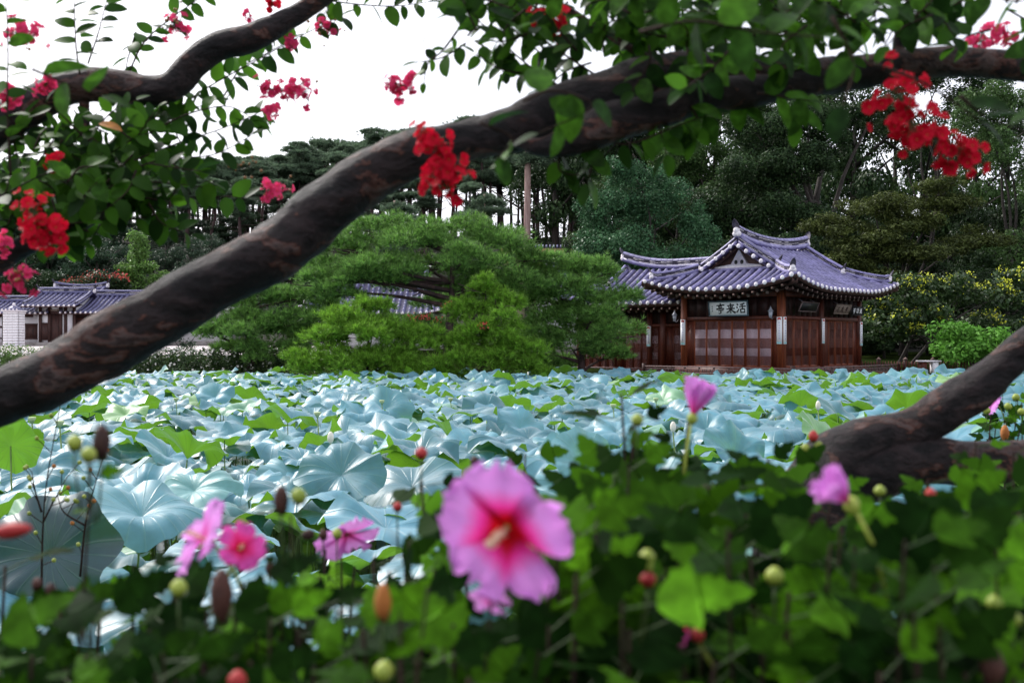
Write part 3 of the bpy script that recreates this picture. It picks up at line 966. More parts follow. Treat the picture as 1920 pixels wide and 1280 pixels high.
def pavilion():
    root = empty('lotus_pavilion', (PC.x, PC.y, 0), rad(ANG))
    tag(root, 'dark red timber pavilion with flaring violet tiled roofs at the far edge of the pond', 'pavilion')
    # local x = back along the right face, local y = along the front to the left
    A1, B1 = 4.26, 6.63
    o = 1.25
    # stone base and floor deck
    m = MB(); m.box((-.95, -.95, -.9), (8.6, 5.6, .60)); m.build('stone_base', M['stone_red'], root)
    m = MB(); m.box((-1.05, -1.05, .60), (8.7, 5.7, .80)); m.build('terrace_edge', M['stone_red'], root)
    m = MB(); m.box((-.25, -.25, .80), (B1 + .3, A1 + .3, FL)); m.build('floor_deck', M['wood'], root)
    m = MB(); m.box((.9, 5.7, -.9), (6.4, 13.0, .74)); m.build('wing_base', M['stone_red'], root)
    m = MB(); m.box((1.3, A1 + .3, .76), (5.8, 11.2, FL - .2)); m.build('wing_deck', M['wood'], root)
    top = 4.12
    # pillars
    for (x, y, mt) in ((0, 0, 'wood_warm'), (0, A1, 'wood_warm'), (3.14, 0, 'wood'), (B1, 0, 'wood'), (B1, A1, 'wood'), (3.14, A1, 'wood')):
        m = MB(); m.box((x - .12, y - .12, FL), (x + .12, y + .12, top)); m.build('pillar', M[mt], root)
    for (x, y) in ((1.5, 6.3), (1.5, 8.6), (1.5, 10.9), (5.6, 10.9), (5.6, 6.3)):
        m = MB(); m.box((x - .12, y - .12, FL - .2), (x + .12, y + .12, 3.75)); m.build('pillar', M['wood'], root)
    # beams, upper boards, sills
    m = MB()
    zd0, zd1 = FL + .06, 3.03
    def wallrun(p, q, z0, zt, zl, nplank):
        """p->q straight wall: sill, lintel, upper planks above the doors"""
        p, q = Vector(p), Vector(q); d = (q - p); L = d.length; ang = math.atan2(d.y, d.x)
        fr = Matrix.Rotation(ang, 4, 'Z'); fr.translation = Vector((p.x, p.y, 0))
        for nm, za, zb, t in (('sill_beam', z0, z0 + .06, .09), ('lintel_beam', zl, zl + .14, .09), ('top_beam', zt - .22, zt, .10)):
            b = MB(); b.box((0, -t, za), (L, t, zb)); ob = b.build(nm, M['wood'], root); ob.matrix_local = fr
        for i in range(nplank):
            b = MB(); b.box((L * i / nplank + .008, -.035 + .004 * (i % 2), zl + .14), (L * (i + 1) / nplank - .008, .03, zt - .22))
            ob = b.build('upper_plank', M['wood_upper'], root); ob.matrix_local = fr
        return fr, L
    frF, LF = wallrun((0, A1 - .12), (0, .12), FL, top, zd1, 9)
    frR, LR = wallrun((.12, 0), (B1 - .12, 0), FL, top, zd1, 14)
    frW, LW = wallrun((1.5, 10.8), (1.5, A1), FL - .2, 3.75, zd1 - .22, 14)
    wallrun((B1, .12), (B1, A1 - .12), FL, top, zd1, 5)
    wallrun((B1 - .12, A1), (.12, A1), FL, top, zd1, 5)
    # door leaves
    def doors(fr, xs, z0, z1, paper, warm, n):
        w = (xs[1] - xs[0]) / n
        f, l, p = door_mesh(w - .012, z1 - z0, paper, warm)
        for i in range(n):
            mt = fr @ Matrix.Translation((xs[0] + w * i + .006, -.03 if i % 2 else -.015, z0))
            d = inst('door_panel', f, root, mt)
            inst('lattice', l, d); inst('paper', p, d)
    def fill(fr, a, b, z0, z1):
        m = MB(); m.box((a, -.02, z0), (b, .03, z1)); ob = m.build('side_board', M['wood'], root); ob.matrix_local = fr
    x0 = A1 - .12
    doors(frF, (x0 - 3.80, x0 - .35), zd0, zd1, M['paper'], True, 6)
    fill(frF, 0, x0 - 3.80, zd0, zd1); fill(frF, x0 - .35, LF, zd0, zd1)
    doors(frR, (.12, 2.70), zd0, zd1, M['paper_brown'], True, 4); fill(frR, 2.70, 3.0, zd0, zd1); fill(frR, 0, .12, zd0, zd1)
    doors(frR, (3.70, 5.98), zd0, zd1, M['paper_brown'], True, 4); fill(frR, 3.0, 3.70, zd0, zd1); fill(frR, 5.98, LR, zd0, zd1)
    zw0, zw1 = FL - .14, zd1 - .22
    # wing runs from far left (x=0) toward the main block
    def sx(s_): return 10.8 - s_
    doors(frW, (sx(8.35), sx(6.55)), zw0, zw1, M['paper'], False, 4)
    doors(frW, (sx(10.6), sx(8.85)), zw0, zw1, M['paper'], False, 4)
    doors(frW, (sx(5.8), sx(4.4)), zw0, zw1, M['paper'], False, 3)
    fill(frW, sx(10.8), sx(10.6), zw0, zw1); fill(frW, sx(8.85), sx(8.35), zw0, zw1); fill(frW, sx(6.55), sx(5.8), zw0, zw1)
    # plain rear walls
    for (a, b, z0, z1) in (((B1 - .02, .12), (B1 + .02, A1 - .12), FL, zd1), ((.12, A1 - .02), (B1 - .12, A1 + .02), FL, zd1), ((1.5, 10.86), (5.6, 10.9), FL - .2, 3.7), ((5.56, 4.3), (5.6, 10.9), FL - .2, 3.7)):
        m = MB(); m.box((a[0], a[1], z0), (b[0], b[1], z1)); m.build('rear_wall', M['wood'], root)
    # roofs
    Roof(root, A1 + 2 * o, B1 + 2 * o, 4.17, 1.88, lambda u, v, z: (v - o, u - o, z), g=1.80, pitch=.36, lift=.47, conc=.30)
    Roof(root, 6.3, 8.3, 3.80, 1.68, lambda u, v, z: (u + .35, v + 3.5, z), g=2.0, hips=(0, 1), pitch=.37, lift=.35, wall_in=1.15, ridge_sc=.92, rlift=.5)
    # low rail with fretwork round the terrace
    def rail(p, q, z0, hh=.27, thick=.05):
        p, q = Vector(p), Vector(q); d = q - p; L = d.length; ang = math.atan2(d.y, d.x)
        fr = Matrix.Rotation(ang, 4, 'Z'); fr.translation = Vector((p.x, p.y, 0))
        b = MB(); b.box((0, -.045, z0 + hh - .045), (L, .045, z0 + hh)); ob = b.build('top_rail', M['wood_grey'], root); ob.matrix_local = fr
        b = MB(); b.box((0, -.03, z0 + .02), (L, .03, z0 + .06)); ob = b.build('bottom_rail', M['wood_grey'], root); ob.matrix_local = fr
        b = MB(); b.box((0, -.02, z0 + hh * .62), (L, .02, z0 + hh * .62 + .022))
        k = int(L / .17); zt = z0 + hh * .62
        for i in range(k + 1):
            x = L * i / k
            b.box((x - .01, -.02, z0 + .06), (x + .01, .02, zt - .001))
            if i < k:
                zz = z0 + .09 + (.045 if i % 2 else 0)
                b.box((x + .012, -.018, zz), (x + L / k - .012, .018, zz + .016))
                if i % 2 == 0: b.box((x + .08, -.017, zz + .017), (x + .098, .017, zt - .002))
        k = max(2, int(L / .62))
        for i in range(k + 1):
            x = L * i / k; b.box((x - .028, -.028, zt + .024), (x + .028, .028, z0 + hh - .046))
        ob = b.build('fretwork', M['wood_grey'], root); ob.matrix_local = fr
        for x in (0, L):
            b = MB(); b.box((x - .06, -.06, z0 - .02), (x + .06, .06, z0 + hh + .09)); ob = b.build('rail_post', M['wood_dark'], root); ob.matrix_local = fr
    zr = .80 + .13
    rail((-.95, 5.6), (-.95, -.95), zr, .30)
    rail((-.93, -.95), (8.6, -.95), zr, .30)
    rail((1.0, 5.72), (1.0, 12.9), .76, .30)
    m = MB(); m.box((-1.0, -.99, .80), (-.9, 5.65, zr)); m.box((-.9, -.99, .80), (8.65, -.9, zr)); m.build('rail_plinth', M['stone_red'], root)
    return root, frF, frR, frW


PAV, FRF, FRR, FRW = pavilion()
PM = Matrix.Rotation(rad(ANG), 4, 'Z'); PM.translation = Vector((PC.x, PC.y, 0))


# ---- brushed characters as short strokes in a unit square (x right, y up)
CH = {
    'pavilion': [[(.50, .98, .05), (.54, .90, .07)], [(.12, .80, .05), (.55, .83, .045), (.92, .84, .06)], [(.33, .74, .05), (.34, .58, .05)], [(.33, .73, .04), (.68, .75, .05), (.66, .58, .05)], [(.35, .59, .04), (.66, .60, .04)],
                 [(.12, .50, .06), (.14, .40, .05)], [(.12, .49, .05), (.55, .51, .045), (.90, .51, .06), (.84, .41, .04)], [(.28, .33, .05), (.78, .36, .06)], [(.52, .33, .06), (.53, .10, .06), (.36, .02, .04), (.28, .08, .03)]],
    'come': [[(.16, .76, .05), (.86, .82, .06)], [(.30, .66, .06), (.36, .54, .05)], [(.72, .70, .06), (.62, .56, .05)], [(.08, .44, .05), (.50, .49, .05), (.92, .50, .06)], [(.51, .98, .06), (.50, .50, .055), (.50, .05, .05), (.43, .09, .03)],
             [(.46, .44, .05), (.30, .22, .06), (.06, .10, .05)], [(.54, .44, .05), (.74, .22, .07), (.98, .08, .09)]],
    'live': [[(.10, .90, .06), (.20, .82, .07)], [(.03, .62, .06), (.14, .55, .07)], [(.04, .12, .05), (.14, .24, .06), (.26, .42, .04)], [(.86, .96, .06), (.66, .88, .06), (.42, .84, .05)], [(.34, .64, .05), (.66, .68, .05), (.98, .68, .06)],
             [(.66, .88, .05), (.65, .44, .06)], [(.44, .40, .06), (.47, .08, .05)], [(.44, .40, .05), (.88, .43, .06), (.84, .08, .06)], [(.47, .10, .05), (.86, .12, .05)]],
}


def strokes(m, chars, ox, oz, s, y, mat=0, wd=1.0, sx=1.0):
    """ribbons a couple of millimetres thick standing proud of a board (x, z plane, facing -y)"""
    for st in chars:
        V, Fc = [], []
        n = len(st)
        for i, (a, b, w) in enumerate(st):
            a0, b0, _ = st[max(i - 1, 0)]; a1, b1, _ = st[min(i + 1, n - 1)]
            d = Vector((a1 - a0, b1 - b0)); d.normalize(); nn = Vector((-d.y, d.x)) * w * wd
            ext = -.03 if i == 0 else (.03 if i == n - 1 else 0)
            for sg in (1, -1):
                X = ox + (a + nn.x * sg + d.x * ext) * s * sx; Z = oz + (b + nn.y * sg + d.y * ext) * s
                V.append((X, y, Z)); V.append((X, y - .004, Z))
        for i in range(n - 1):
            k = i * 4
            Fc += [(k + 1, k + 3, k + 7, k + 5), (k, k + 1, k + 5, k + 4), (k + 3, k + 2, k + 6, k + 7)]
        Fc += [(0, 2, 3, 1), ((n - 1) * 4, (n - 1) * 4 + 1, (n - 1) * 4 + 3, (n - 1) * 4 + 2)]
        m.add(V, Fc, mat)


def signboard(fr, cx, cz, w, h, tilt, kind, label):
    """hangs forward from the upper wall"""
    r = empty('signboard'); tag(r, label, 'signboard')
    r.matrix_world = PM @ fr @ Matrix.Translation((cx, -.42, cz)) @ Matrix.Rotation(rad(tilt), 4, 'X')
    fm = {'white': 'board_blue', 'dark': 'wood_grey', 'brown': 'brown_board', 'black': 'ink'}[kind]
    bm_ = {'white': 'board_white', 'dark': 'ink', 'brown': 'brown_board', 'black': 'ink'}[kind]
    t = .05 if kind == 'white' else .028
    m = MB(); W, H = w / 2, h / 2
    for (a, b) in (((-W - t, -.03, -H - t), (W + t, .02, -H)), ((-W - t, -.03, H), (W + t, .02, H + t)), ((-W - t, -.029, -H), (-W, .019, H)), ((W, -.029, -H), (W + t, .019, H))):
        m.box(a, b)
    m.build('frame', M[fm], r)
    m = MB(); m.box((-W, -.012, -H), (W, .012, H)); m.build('board', M[bm_], r)
    m = MB()
    if kind == 'white':
        s = h * .80
        for i, k in enumerate(('pavilion', 'come', 'live')):
            strokes(m, CH[k], -W + w * (.17 + .275 * i), -s / 2, s, -.0125, wd=1.15, sx=1.02)
        for i in range(3):
            strokes(m, CH['come'], -W + w * .055, -H + h * (.62 - .17 * i), h * .12, -.0125, wd=.8)
        m.build('lettering', M['ink'], r)
    elif kind == 'brown':
        s = h * .7
        for i, k in enumerate(('live', 'come', 'pavilion')):
            strokes(m, CH[k], -W + w * (.06 + .31 * i), -s / 2, s, -.0125)
        m.build('lettering', M['wood_dark'], r)
    elif kind == 'black':
        s = h * .7
        for i, k in enumerate(('pavilion', 'live', 'come')):
            strokes(m, CH[k], -W + w * (.04 + .32 * i), -s / 2, s, -.0125, wd=1.3)
        m.build('lettering', M['banner'], r)
    # two hanging irons
    for sxx in (-W * .7, W * .7):
        b = MB(); b.tube([(sxx, .02, H), (sxx, .30, H + .02)], .012, 6); b.build('hanger', M['metal'], r)
    return r


signboard(FRF, (4.14 - 2.02), 3.47, 1.64, .50, 8, 'white', 'white signboard with three brushed black characters in a blue grey frame over the front doors')
signboard(FRR, 1.25, 3.52, 1.35, .34, 24, 'dark', 'black signboard in a thin pale frame nearest the corner pillar')
signboard(FRR, 4.15, 3.50, 1.25, .36, 24, 'brown', 'faded brown signboard with dim characters over the second bay on the right side')
signboard(FRR, 5.55, 3.46, .95, .32, 8, 'black', 'dark board with white characters beside the faded brown signboard')


def banner(fr, x, y, z0, z1, w, label, nchar=7):
    r = empty('pillar_banner'); tag(r, label, 'banner', 'white vertical verse boards on the pavilion pillars')
    r.matrix_world = PM @ fr @ Matrix.Translation((x, y, z0))
    H = z1 - z0
    m = MB(); m.box((-w / 2, -.02, 0), (w / 2, .015, H)); m.build('board', M['banner'], r)
    m = MB()                                        # red lotus print at the head
    for k in range(5):
        th = rad(-70 + 35 * k); cx, cz = math.sin(th) * w * .22, H - w * .42 + math.cos(th) * w * .16
        V = [(cx + w * .17 * math.cos(2 * PI * i / 8), -.0225, cz + w * .17 * math.sin(2 * PI * i / 8)) for i in range(8)]
        m.add([(a, b - .0004 * k, c) for a, b, c in V], [tuple(range(8))])
    m.build('red_lotus_print', M['red'], r)
    m = MB()
    for k in range(3):
        cx = (k - 1) * w * .27
        V = [(cx + w * .19 * math.cos(2 * PI * i / 8), -.0225 - .0004 * k, w * .26 + w * .15 * math.sin(2 * PI * i / 8)) for i in range(8)]
        m.add(V, [tuple(range(8))])
    m.build('leaf_print', M['cyan'], r)
    m = MB(); ks = list(CH)
    s = w * .36
    for i in range(nchar):
        strokes(m, CH[ks[(i * 2 + i // 2) % 3]], -s / 2, H - w * .9 - (H - w * 1.6) * (i + .7) / nchar, s, -.0205, wd=.55)
    m.build('lettering', M['blue_ink'], r)


banner(FRF, 4.14, -.145, 2.10, 3.12, .21, 'white verse board on the front face of the corner pillar')
banner(FRR, -.12, -.145, 2.10, 3.12, .20, 'white verse board on the right face of the corner pillar')
banner(FRF, -.12, -.145, 2.06, 3.08, .21, 'white verse board on the front left pillar below the left lantern')
banner(FRR, 3.02, -.145, 2.12, 3.10, .20, 'white verse board on the middle pillar of the right face')
banner(FRR, 6.51, -.145, 2.02, 3.02, .20, 'white verse board on the last pillar of the right face')
banner(FRW, 10.8 - 7.0 + .0, -.145, 1.98, 2.86, .21, 'small white verse board on the pillar of the recessed left wing')
for s_ in (7.0,):
    m = MB(); m.box((1.5 - .12, s_ - .12, FL - .2), (1.5 + .12, s_ + .12, 3.75)); m.build('pillar', M['wood'], PAV)


def lantern(fr, x, z, label):
    r = empty('wall_lantern'); tag(r, label, 'lantern', 'grey wall lanterns on the pavilion')
    r.matrix_world = PM @ fr @ Matrix.Translation((x, -.30, z))
    m = MB(); m.tube([(0, 0, .16), (0, 0, .20), (0, 0, .27), (0, 0, .36)], [.13, .085, .04, .008], 8); m.build('lantern_cap', M['metal'], r)
    m = MB(); m.tube([(0, 0, -.05), (0, 0, .16)], [.055, .085], 6); m.build('glass', M['glass_grey'], r)
    m = MB()
    for k in range(6):
        th = 2 * PI * k / 6; m.tube([(.058 * math.cos(th), .058 * math.sin(th), -.05), (.09 * math.cos(th), .09 * math.sin(th), .16)], .008, 4)
    m.tube([(0, 0, -.09), (0, 0, -.05)], [.03, .06], 6)
    m.build('cage', M['metal'], r)
    m = MB(); m.tube([(0, 0, -.08), (0, .12, -.12), (0, .28, -.02)], .012, 5); m.build('bracket', M['metal'], r)


lantern(FRF, 3.86, 3.17, 'grey six sided wall lantern left of the corner pillar')
lantern(FRF, -.42, 3.10, 'grey six sided wall lantern by the front left pillar')


# ------------------------------------------------------------------ old houses on the left and behind the pine
def house(name, label, x0, x1, yf, depth, zg, ze, zr, hips=(0, 0), g=1.2, over=.7, group=None, front=None, lift=.25, pitch=.30, ridge_sc=.8, rot=0, La=2.2, back_panels=True):
    """x0..x1 eave extents; yf the front eave; ridge runs along x"""
    root = empty(name, ((x0 + x1) / 2, yf + depth / 2, zg), rad(rot)); tag(root, label, 'house', group)
    L = x1 - x0; hx = L / 2; hy = depth / 2
    Roof(root, depth, L, ze - zg, zr - ze, lambda u, v, z: (v - hx, u - hy, z), g=g, hips=hips, pitch=pitch, lift=lift, La=La, single=False, tile='far_tile', wall_in=over, r=.075, ridge_sc=ridge_sc, rlift=.2)
    H = ze - zg
    wx0, wx1 = -hx + over * .8, hx - over * .8
    wy0, wy1 = -hy + over, hy - over
    m = MB(); m.box((wx0 - .1, wy0 - .12, -.3), (wx1 + .1, wy1 + .1, .22)); m.build('stone_footing', M['stone'], root)
    m = MB(); m.box((wx0, wy0 + .06, .22), (wx1, wy1, H + .15)); m.build('wall', M['plaster'], root)
    # timbers and panels on the front
    for (a, b, z0, z1, nm, mt, d) in (front or []):
        m = MB(); m.box((a, wy0 + .0 - d, z0), (b, wy0 + .055, z1)); m.build(nm, M[mt], root)
    return root, wx0, wx1, wy0, H


def px2x(px, D): return (px - 960) / F * D
def py2z(py, D): return CZ - (py - 640) / F * D


def left_houses():
    D = 62.0; Z = 1.93
    def X(px): return px2x(px, D)
    def timbers(cx, xs, H, lo=.22):
        out = []
        for x in xs: out.append((x - cx - .09, x - cx + .09, lo, H - .05, 'post', 'wood_dark', .05))
        return out
    # long range on the left
    x0, x1 = X(-120), X(104); cx = (x0 + x1) / 2
    H = py2z(587, D) - Z
    fr = timbers(cx, [X(-60), X(-22), X(12), X(42), X(84)], H)
    fr += [(X(-60) - cx, X(12) - cx, 1.10, 1.20, 'rail_timber', 'wood_dark', .04), (X(-60) - cx, X(12) - cx, .42, .50, 'rail_timber', 'wood_dark', .04), (X(-60) - cx, X(66) - cx, H - .25, H - .08, 'head_beam', 'wood_dark', .06), (X(42) - cx, X(84) - cx, 1.28, 1.36, 'rail_timber', 'wood_dark', .045), (X(42) - cx, X(84) - cx, .40, .48, 'rail_timber', 'wood_dark', .045), (X(52) - cx, X(74) - cx, .48, 1.28, 'shutter', 'wood_dark', .03)]
    house('gate_range', 'low white walled range with dark timbers at the left edge behind the white chimney', x0, x1, D - 1.0, 4.6, Z, py2z(588, D), py2z(563, D), front=fr, group=None)
    # gate: higher middle roof
    x0, x1 = X(62), X(165); cx = (x0 + x1) / 2
    H = py2z(575, D) - Z
    a = [(X(41), X(84), 1.35, 1.45), (X(41), X(84), .42, .52)]
    fr = [(x - cx - .08, x - cx + .08, .1, H - .05, 'post', 'wood_dark', .06) for x in (X(87), X(104), X(125), X(134), X(150))]
    fr += [(X(105) - cx, X(124) - cx, .0, 1.95, 'gate_door', 'wood_dark', .02), (X(86) - cx, X(104) - cx, .35, 1.40, 'plank_wall', 'wood_dark', .035),
           (X(86) - cx, X(150) - cx, 1.96, 2.10, 'head_beam', 'wood_dark', .06), (X(105) - cx, X(126) - cx, 2.12, H - .2, 'nameplate', 'brown_board', .05)]
    house('gatehouse', 'tall roofed timber gatehouse with a dark doorway between the two white walled ranges', x0, x1, D - 1.6, 5.0, Z, py2z(575, D), py2z(548, D), hips=(0, 0), front=fr, over=.8)
    # right range
    x0, x1 = X(122), X(262); cx = (x0 + x1) / 2
    H = py2z(586, D) - Z
    fr = [(x - cx - .08, x - cx + .08, .2, H - .05, 'post', 'wood_dark', .05) for x in (X(135), X(180), X(196), X(222), X(240), X(256))]
    fr += [(X(137) - cx, X(178) - cx, .50, H - .22, 'plank_shutter', 'wood_dark', .035), (X(180) - cx, X(256) - cx, 1.00, 1.10, 'rail_timber', 'wood_dark', .045), (X(135) - cx, X(256) - cx, H - .22, H - .06, 'head_beam', 'wood_dark', .06)]
    for i in range(5): fr.append((X(137) - cx, X(178) - cx, .58 + .26 * i, .61 + .26 * i, 'batten', 'wood', .05))
    house('gate_range', 'low range with a wide dark shutter right of the gatehouse', x0, x1, D - 1.0, 5.4, Z, py2z(587, D), py2z(552, D), front=fr)
    # left front panels beside the chimney (window wall px 41-84)
    # roof behind, larger
    D2 = 70.0
    house('tiled_house', 'broad roofed house rising behind the gatehouse with a long sagging ridge', px2x(30, D2), px2x(206, D2), D2 - 1, 8.0, 2.0, py2z(577, D2), py2z(540, D2), hips=(1, 1), g=1.5, lift=.35, over=1.0, ridge_sc=1.0)
    D3 = 64.0
    house('tiled_house', 'steep roofed house whose gable end shows just above the big leaning bough', px2x(252, D3), px2x(420, D3), D3 + .5, 7.0, 2.0, py2z(575, D3), py2z(530, D3), hips=(1, 0), g=1.4, lift=.3, over=.9, ridge_sc=1.0)
    # house behind the big pine
    D4 = 52.0
    house('tiled_house', 'tiled house mostly hidden behind the broad spreading pine', px2x(560, D4), px2x(850, D4), D4, 7.5, 1.7, py2z(588, D4), py2z(500, D4), hips=(1, 1), g=1.7, lift=.4, over=1.0, ridge_sc=1.0)
    house('tiled_house', 'far tiled roof glimpsed at the right shoulder of the broad pine', px2x(985, 60), px2x(1180, 60), 60, 6.5, 1.7, py2z(545, 60), py2z(498, 60), hips=(1, 1), g=1.5, lift=.35, over=1.0)


left_houses()


def chimney(px, label, D=58.5):
    x = px2x(px, D); z0 = 1.75
    r = empty('brick_chimney', (x, D, z0)); tag(r, label, 'chimney', 'white brick chimneys before the gate ranges')
    H = py2z(584, D) - z0; w = .42
    nrow = 14
    bm = MB(); bm.box((-.5, -.5, -.5), (.5, .5, .5)); me = bm.mesh('brick', M['plaster'])
    core = MB(); core.box((-w + .03, -w + .03, -.2), (w - .03, w - .03, H)); core.build('chimney_core', M['stone'], r)
    for i in range(nrow):
        z = H * (i + .5) / nrow; hh = H / nrow - .018
        off = .14 if i % 2 else 0
        for k in range(3):
            xx = -w + 2 * w * (k + .5) / 3
            inst('brick', me, r, Matrix.Translation((xx, -w + .05, z)) @ Matrix.Diagonal((2 * w / 3 - .015, .14, hh, 1)))
        for sx in (-1, 1):
            inst('brick', me, r, Matrix.Translation((sx * (w - .05), .08, z)) @ Matrix.Diagonal((.14, 2 * w - .20, hh, 1)))
    m = MB(); m.box((-w - .10, -w - .10, H), (w + .10, w + .10, H + .07)); m.build('cap_slab', M['lime'], r)
    m = MB(); m.add([(-w - .05, -w - .05, H + .07), (w + .05, -w - .05, H + .07), (w + .05, w + .05, H + .07), (-w - .05, w + .05, H + .07), (0, 0, H + .36)], [(0, 1, 4), (1, 2, 4), (2, 3, 4), (3, 0, 4), (3, 2, 1, 0)]); m.build('cap_roof', M['far_tile'], r)
    m = MB(); V, Fc = sphere_arr((0, 0, H + .38), (.1, .1, .14)); m.add(V, Fc); m.build('finial', M['lime'], r, True)
    for k in range(5):
        m = MB(); V, Fc = sphere_arr((-w + 2 * w * k / 4, -w - .10, H + .11), .055, 6, 4); m.add(V, Fc); m.build('tile_end', M['lime'], r, True)


chimney(26, 'square white brick chimney with a small tiled cap left of the gatehouse')
chimney(221, 'square white brick chimney with a small tiled cap half behind the big bough')


def ridge_wall():
    """yellowish tiled wall on the slope seen between the pines"""
    D = 84.0
    x0, x1 = px2x(940, D), px2x(1100, D)
    zb = gz((x0 + x1) / 2, D) - .5; zt = py2z(466, D)
    r = empty('yellow_wall', ((x0 + x1) / 2, D, zb)); tag(r, 'low ochre wall with a narrow tiled coping on the slope below the pines', 'wall')
    L = x1 - x0; H = zt - zb
    m = MB(); m.box((-L / 2, -.2, 0), (L / 2, .2, H)); m.build('wall_body', surf_mat('ochre_plaster', (0.34, 0.24, 0.10), (0.46, 0.33, 0.15), 3, 0.9, 0.3), r)
    m = MB()
    for k in range(int(L / .3)):
        x = -L / 2 + .15 + .3 * k
        m.tube([(x, -.38, H + .05), (x, 0, H + .28)], .08, 6)
        m.tube([(x, .38, H + .05), (x, 0, H + .28)], .08, 6)
    tag(m.build('coping_tiles', M['far_tile'], r, True), kind='stuff')


ridge_wall()

# ------------------------------------------------------------------ foliage machinery
def unit(v): return v / (np.linalg.norm(v, axis=1, keepdims=True) + 1e-9)


def leaf_quads(C, Nn, size, aspect=.55, fold=.12):
    """one diamond-shaped leaf per centre; C (n,3), Nn (n,3) face normals, size (n,)"""
    n = len(C)
    r = unit(NR.normal(size=(n, 3)))
    T = unit(np.cross(Nn, r)); B = np.cross(Nn, T)
    s = size[:, None]
    V = np.stack([C - T * s * .5, C + B * s * aspect * .5 + Nn * s * fold, C + T * s * .5, C - B * s * aspect * .5 + Nn * s * fold], 1).reshape(-1, 3)
    Fc = np.arange(n * 4).reshape(n, 4)
    return V, Fc


def clump_leaves(clumps, dens, size, up=.35, jitter=.35, hollow=.45):
    """clumps: (c, (rx,ry,rz)) ellipsoids filled with leaves towards their surface"""
    Cs, Ns = [], []
    for c, r in clumps:
        r = np.array(r); n = max(20, int(dens * (r[0] * r[1] + r[1] * r[2] + r[0] * r[2])))
        d = unit(NR.normal(size=(n, 3)))
        k = (hollow + (1 - hollow) * NR.random((n, 1))) ** .7
        p = np.array(c) + d * r * k + NR.normal(size=(n, 3)) * size * jitter
        nn = unit(d / r * r.mean() + NR.normal(size=(n, 3)) * .75 + np.array([0, 0, up]))
        Cs.append(p); Ns.append(nn)
    C = np.concatenate(Cs); Nn = np.concatenate(Ns)
    return C, Nn, size * NR.uniform(.6, 1.3, len(C))


def limb(m, p, q, r0, r1, bend=.15, n=6, seg=6, rng=R):
    p, q = Vector(p), Vector(q); L = (q - p).length
    off = Vector((rng.uniform(-1, 1), rng.uniform(-1, 1), rng.uniform(-.4, .6))) * L * bend
    P = []
    for i in range(n + 1):
        t = i / n; P.append(p.lerp(q, t) + off * math.sin(PI * t))
    m.tube(P, [r0 + (r1 - r0) * i / n for i in range(n + 1)], seg)
    return P


def leafy_tree(name, label, cat, base, clumps, mat, leaf=.16, dens=260, trunk_r=.2, trunk_mat='trunk', group=None, limbs=10, flowers=None, up=.35, hollow=.45, trunks=1, fork=.55, sub=(5, .45)):
    """base: ground point. clumps: list of ((x,y,z),(rx,ry,rz)) world; each is broken into smaller sub-clumps"""
    b = Vector(base)
    root = empty(name, b); tag(root, label, cat, group)
    small = []
    for c, r in clumps:
        c = np.array(c) - np.array(b); r = np.array(r)
        nsub = sub[0]
        for k in range(nsub):
            d = unit(NR.normal(size=(1, 3)))[0]
            if d[2] < -.5: d[2] *= -.5
            rr = r * sub[1] * NR.uniform(.7, 1.25)
            small.append((c + d * r * NR.uniform(.55, .95), rr))
        small.append((c, r * .62))
    C, Nn, S = clump_leaves(small, dens, leaf, up=up, hollow=hollow)
    V, Fc = leaf_quads(C, Nn, S)
    m = MB(); m.add(V, Fc)
    m.build('crown', M[mat], root)
    m = MB()
    tops = [np.array(c) - np.array(b) for c, r in clumps]
    cen = np.mean(tops, axis=0)
    for t in range(trunks):
        ox = (t - (trunks - 1) / 2) * .5
        fk = Vector((cen[0] * .6 + ox * 2, cen[1] * .6, cen[2] * fork))
        P = limb(m, (ox, 0, -.2), fk, trunk_r, trunk_r * .7, .06, 8, 8)
        pick = tops if len(tops) <= limbs else [tops[i] for i in NR.choice(len(tops), limbs, replace=False)]
        for q in pick:
            limb(m, P[-1 - R.randrange(0, 3)], q, trunk_r * .45, trunk_r * .12, .12, 6, 6)
    m.build('trunk', M[trunk_mat], root, True)
    if flowers:
        fmat, fn, fs, ftop = flowers
        idx = NR.integers(0, len(small), fn); m = MB()
        Cs = []
        for i in idx:
            c, r = small[i]; d = unit(NR.normal(size=(1, 3)))[0]; d[2] = abs(d[2]) * ftop + .1; d[1] = -abs(d[1])
            p0 = np.array(c) + d / np.linalg.norm(d) * np.array(r) * 1.08
            k = NR.integers(4, 11)
            Cs.append(p0 + NR.normal(size=(k, 3)) * fs * np.array([1.3, 1.3, 1.0]))
        C = np.concatenate(Cs); V, Fc = leaf_quads(C, unit(NR.normal(size=(len(C), 3))), NR.uniform(.7, 1.3, len(C)) * fs, .9, .1)
        m.add(V, Fc); m.build('blossom', M[fmat], root)
    return root


def tuft_cloud(C, Dn, n_needles, length, width):
    """bursts of needles (thin triangles) from points C along directions Dn"""
    n = len(C)
    C = np.repeat(C, n_needles, 0); D = np.repeat(Dn, n_needles, 0)
    d = unit(D + NR.normal(size=C.shape) * .50)
    L = length * NR.uniform(.7, 1.15, (len(C), 1))
    s = unit(np.cross(d, NR.normal(size=C.shape))) * width * .5
    st = C + d * L * .06
    V = np.stack([st - s, st + s, C + d * L], 1).reshape(-1, 3)
    return V, np.arange(len(C) * 3).reshape(-1, 3)


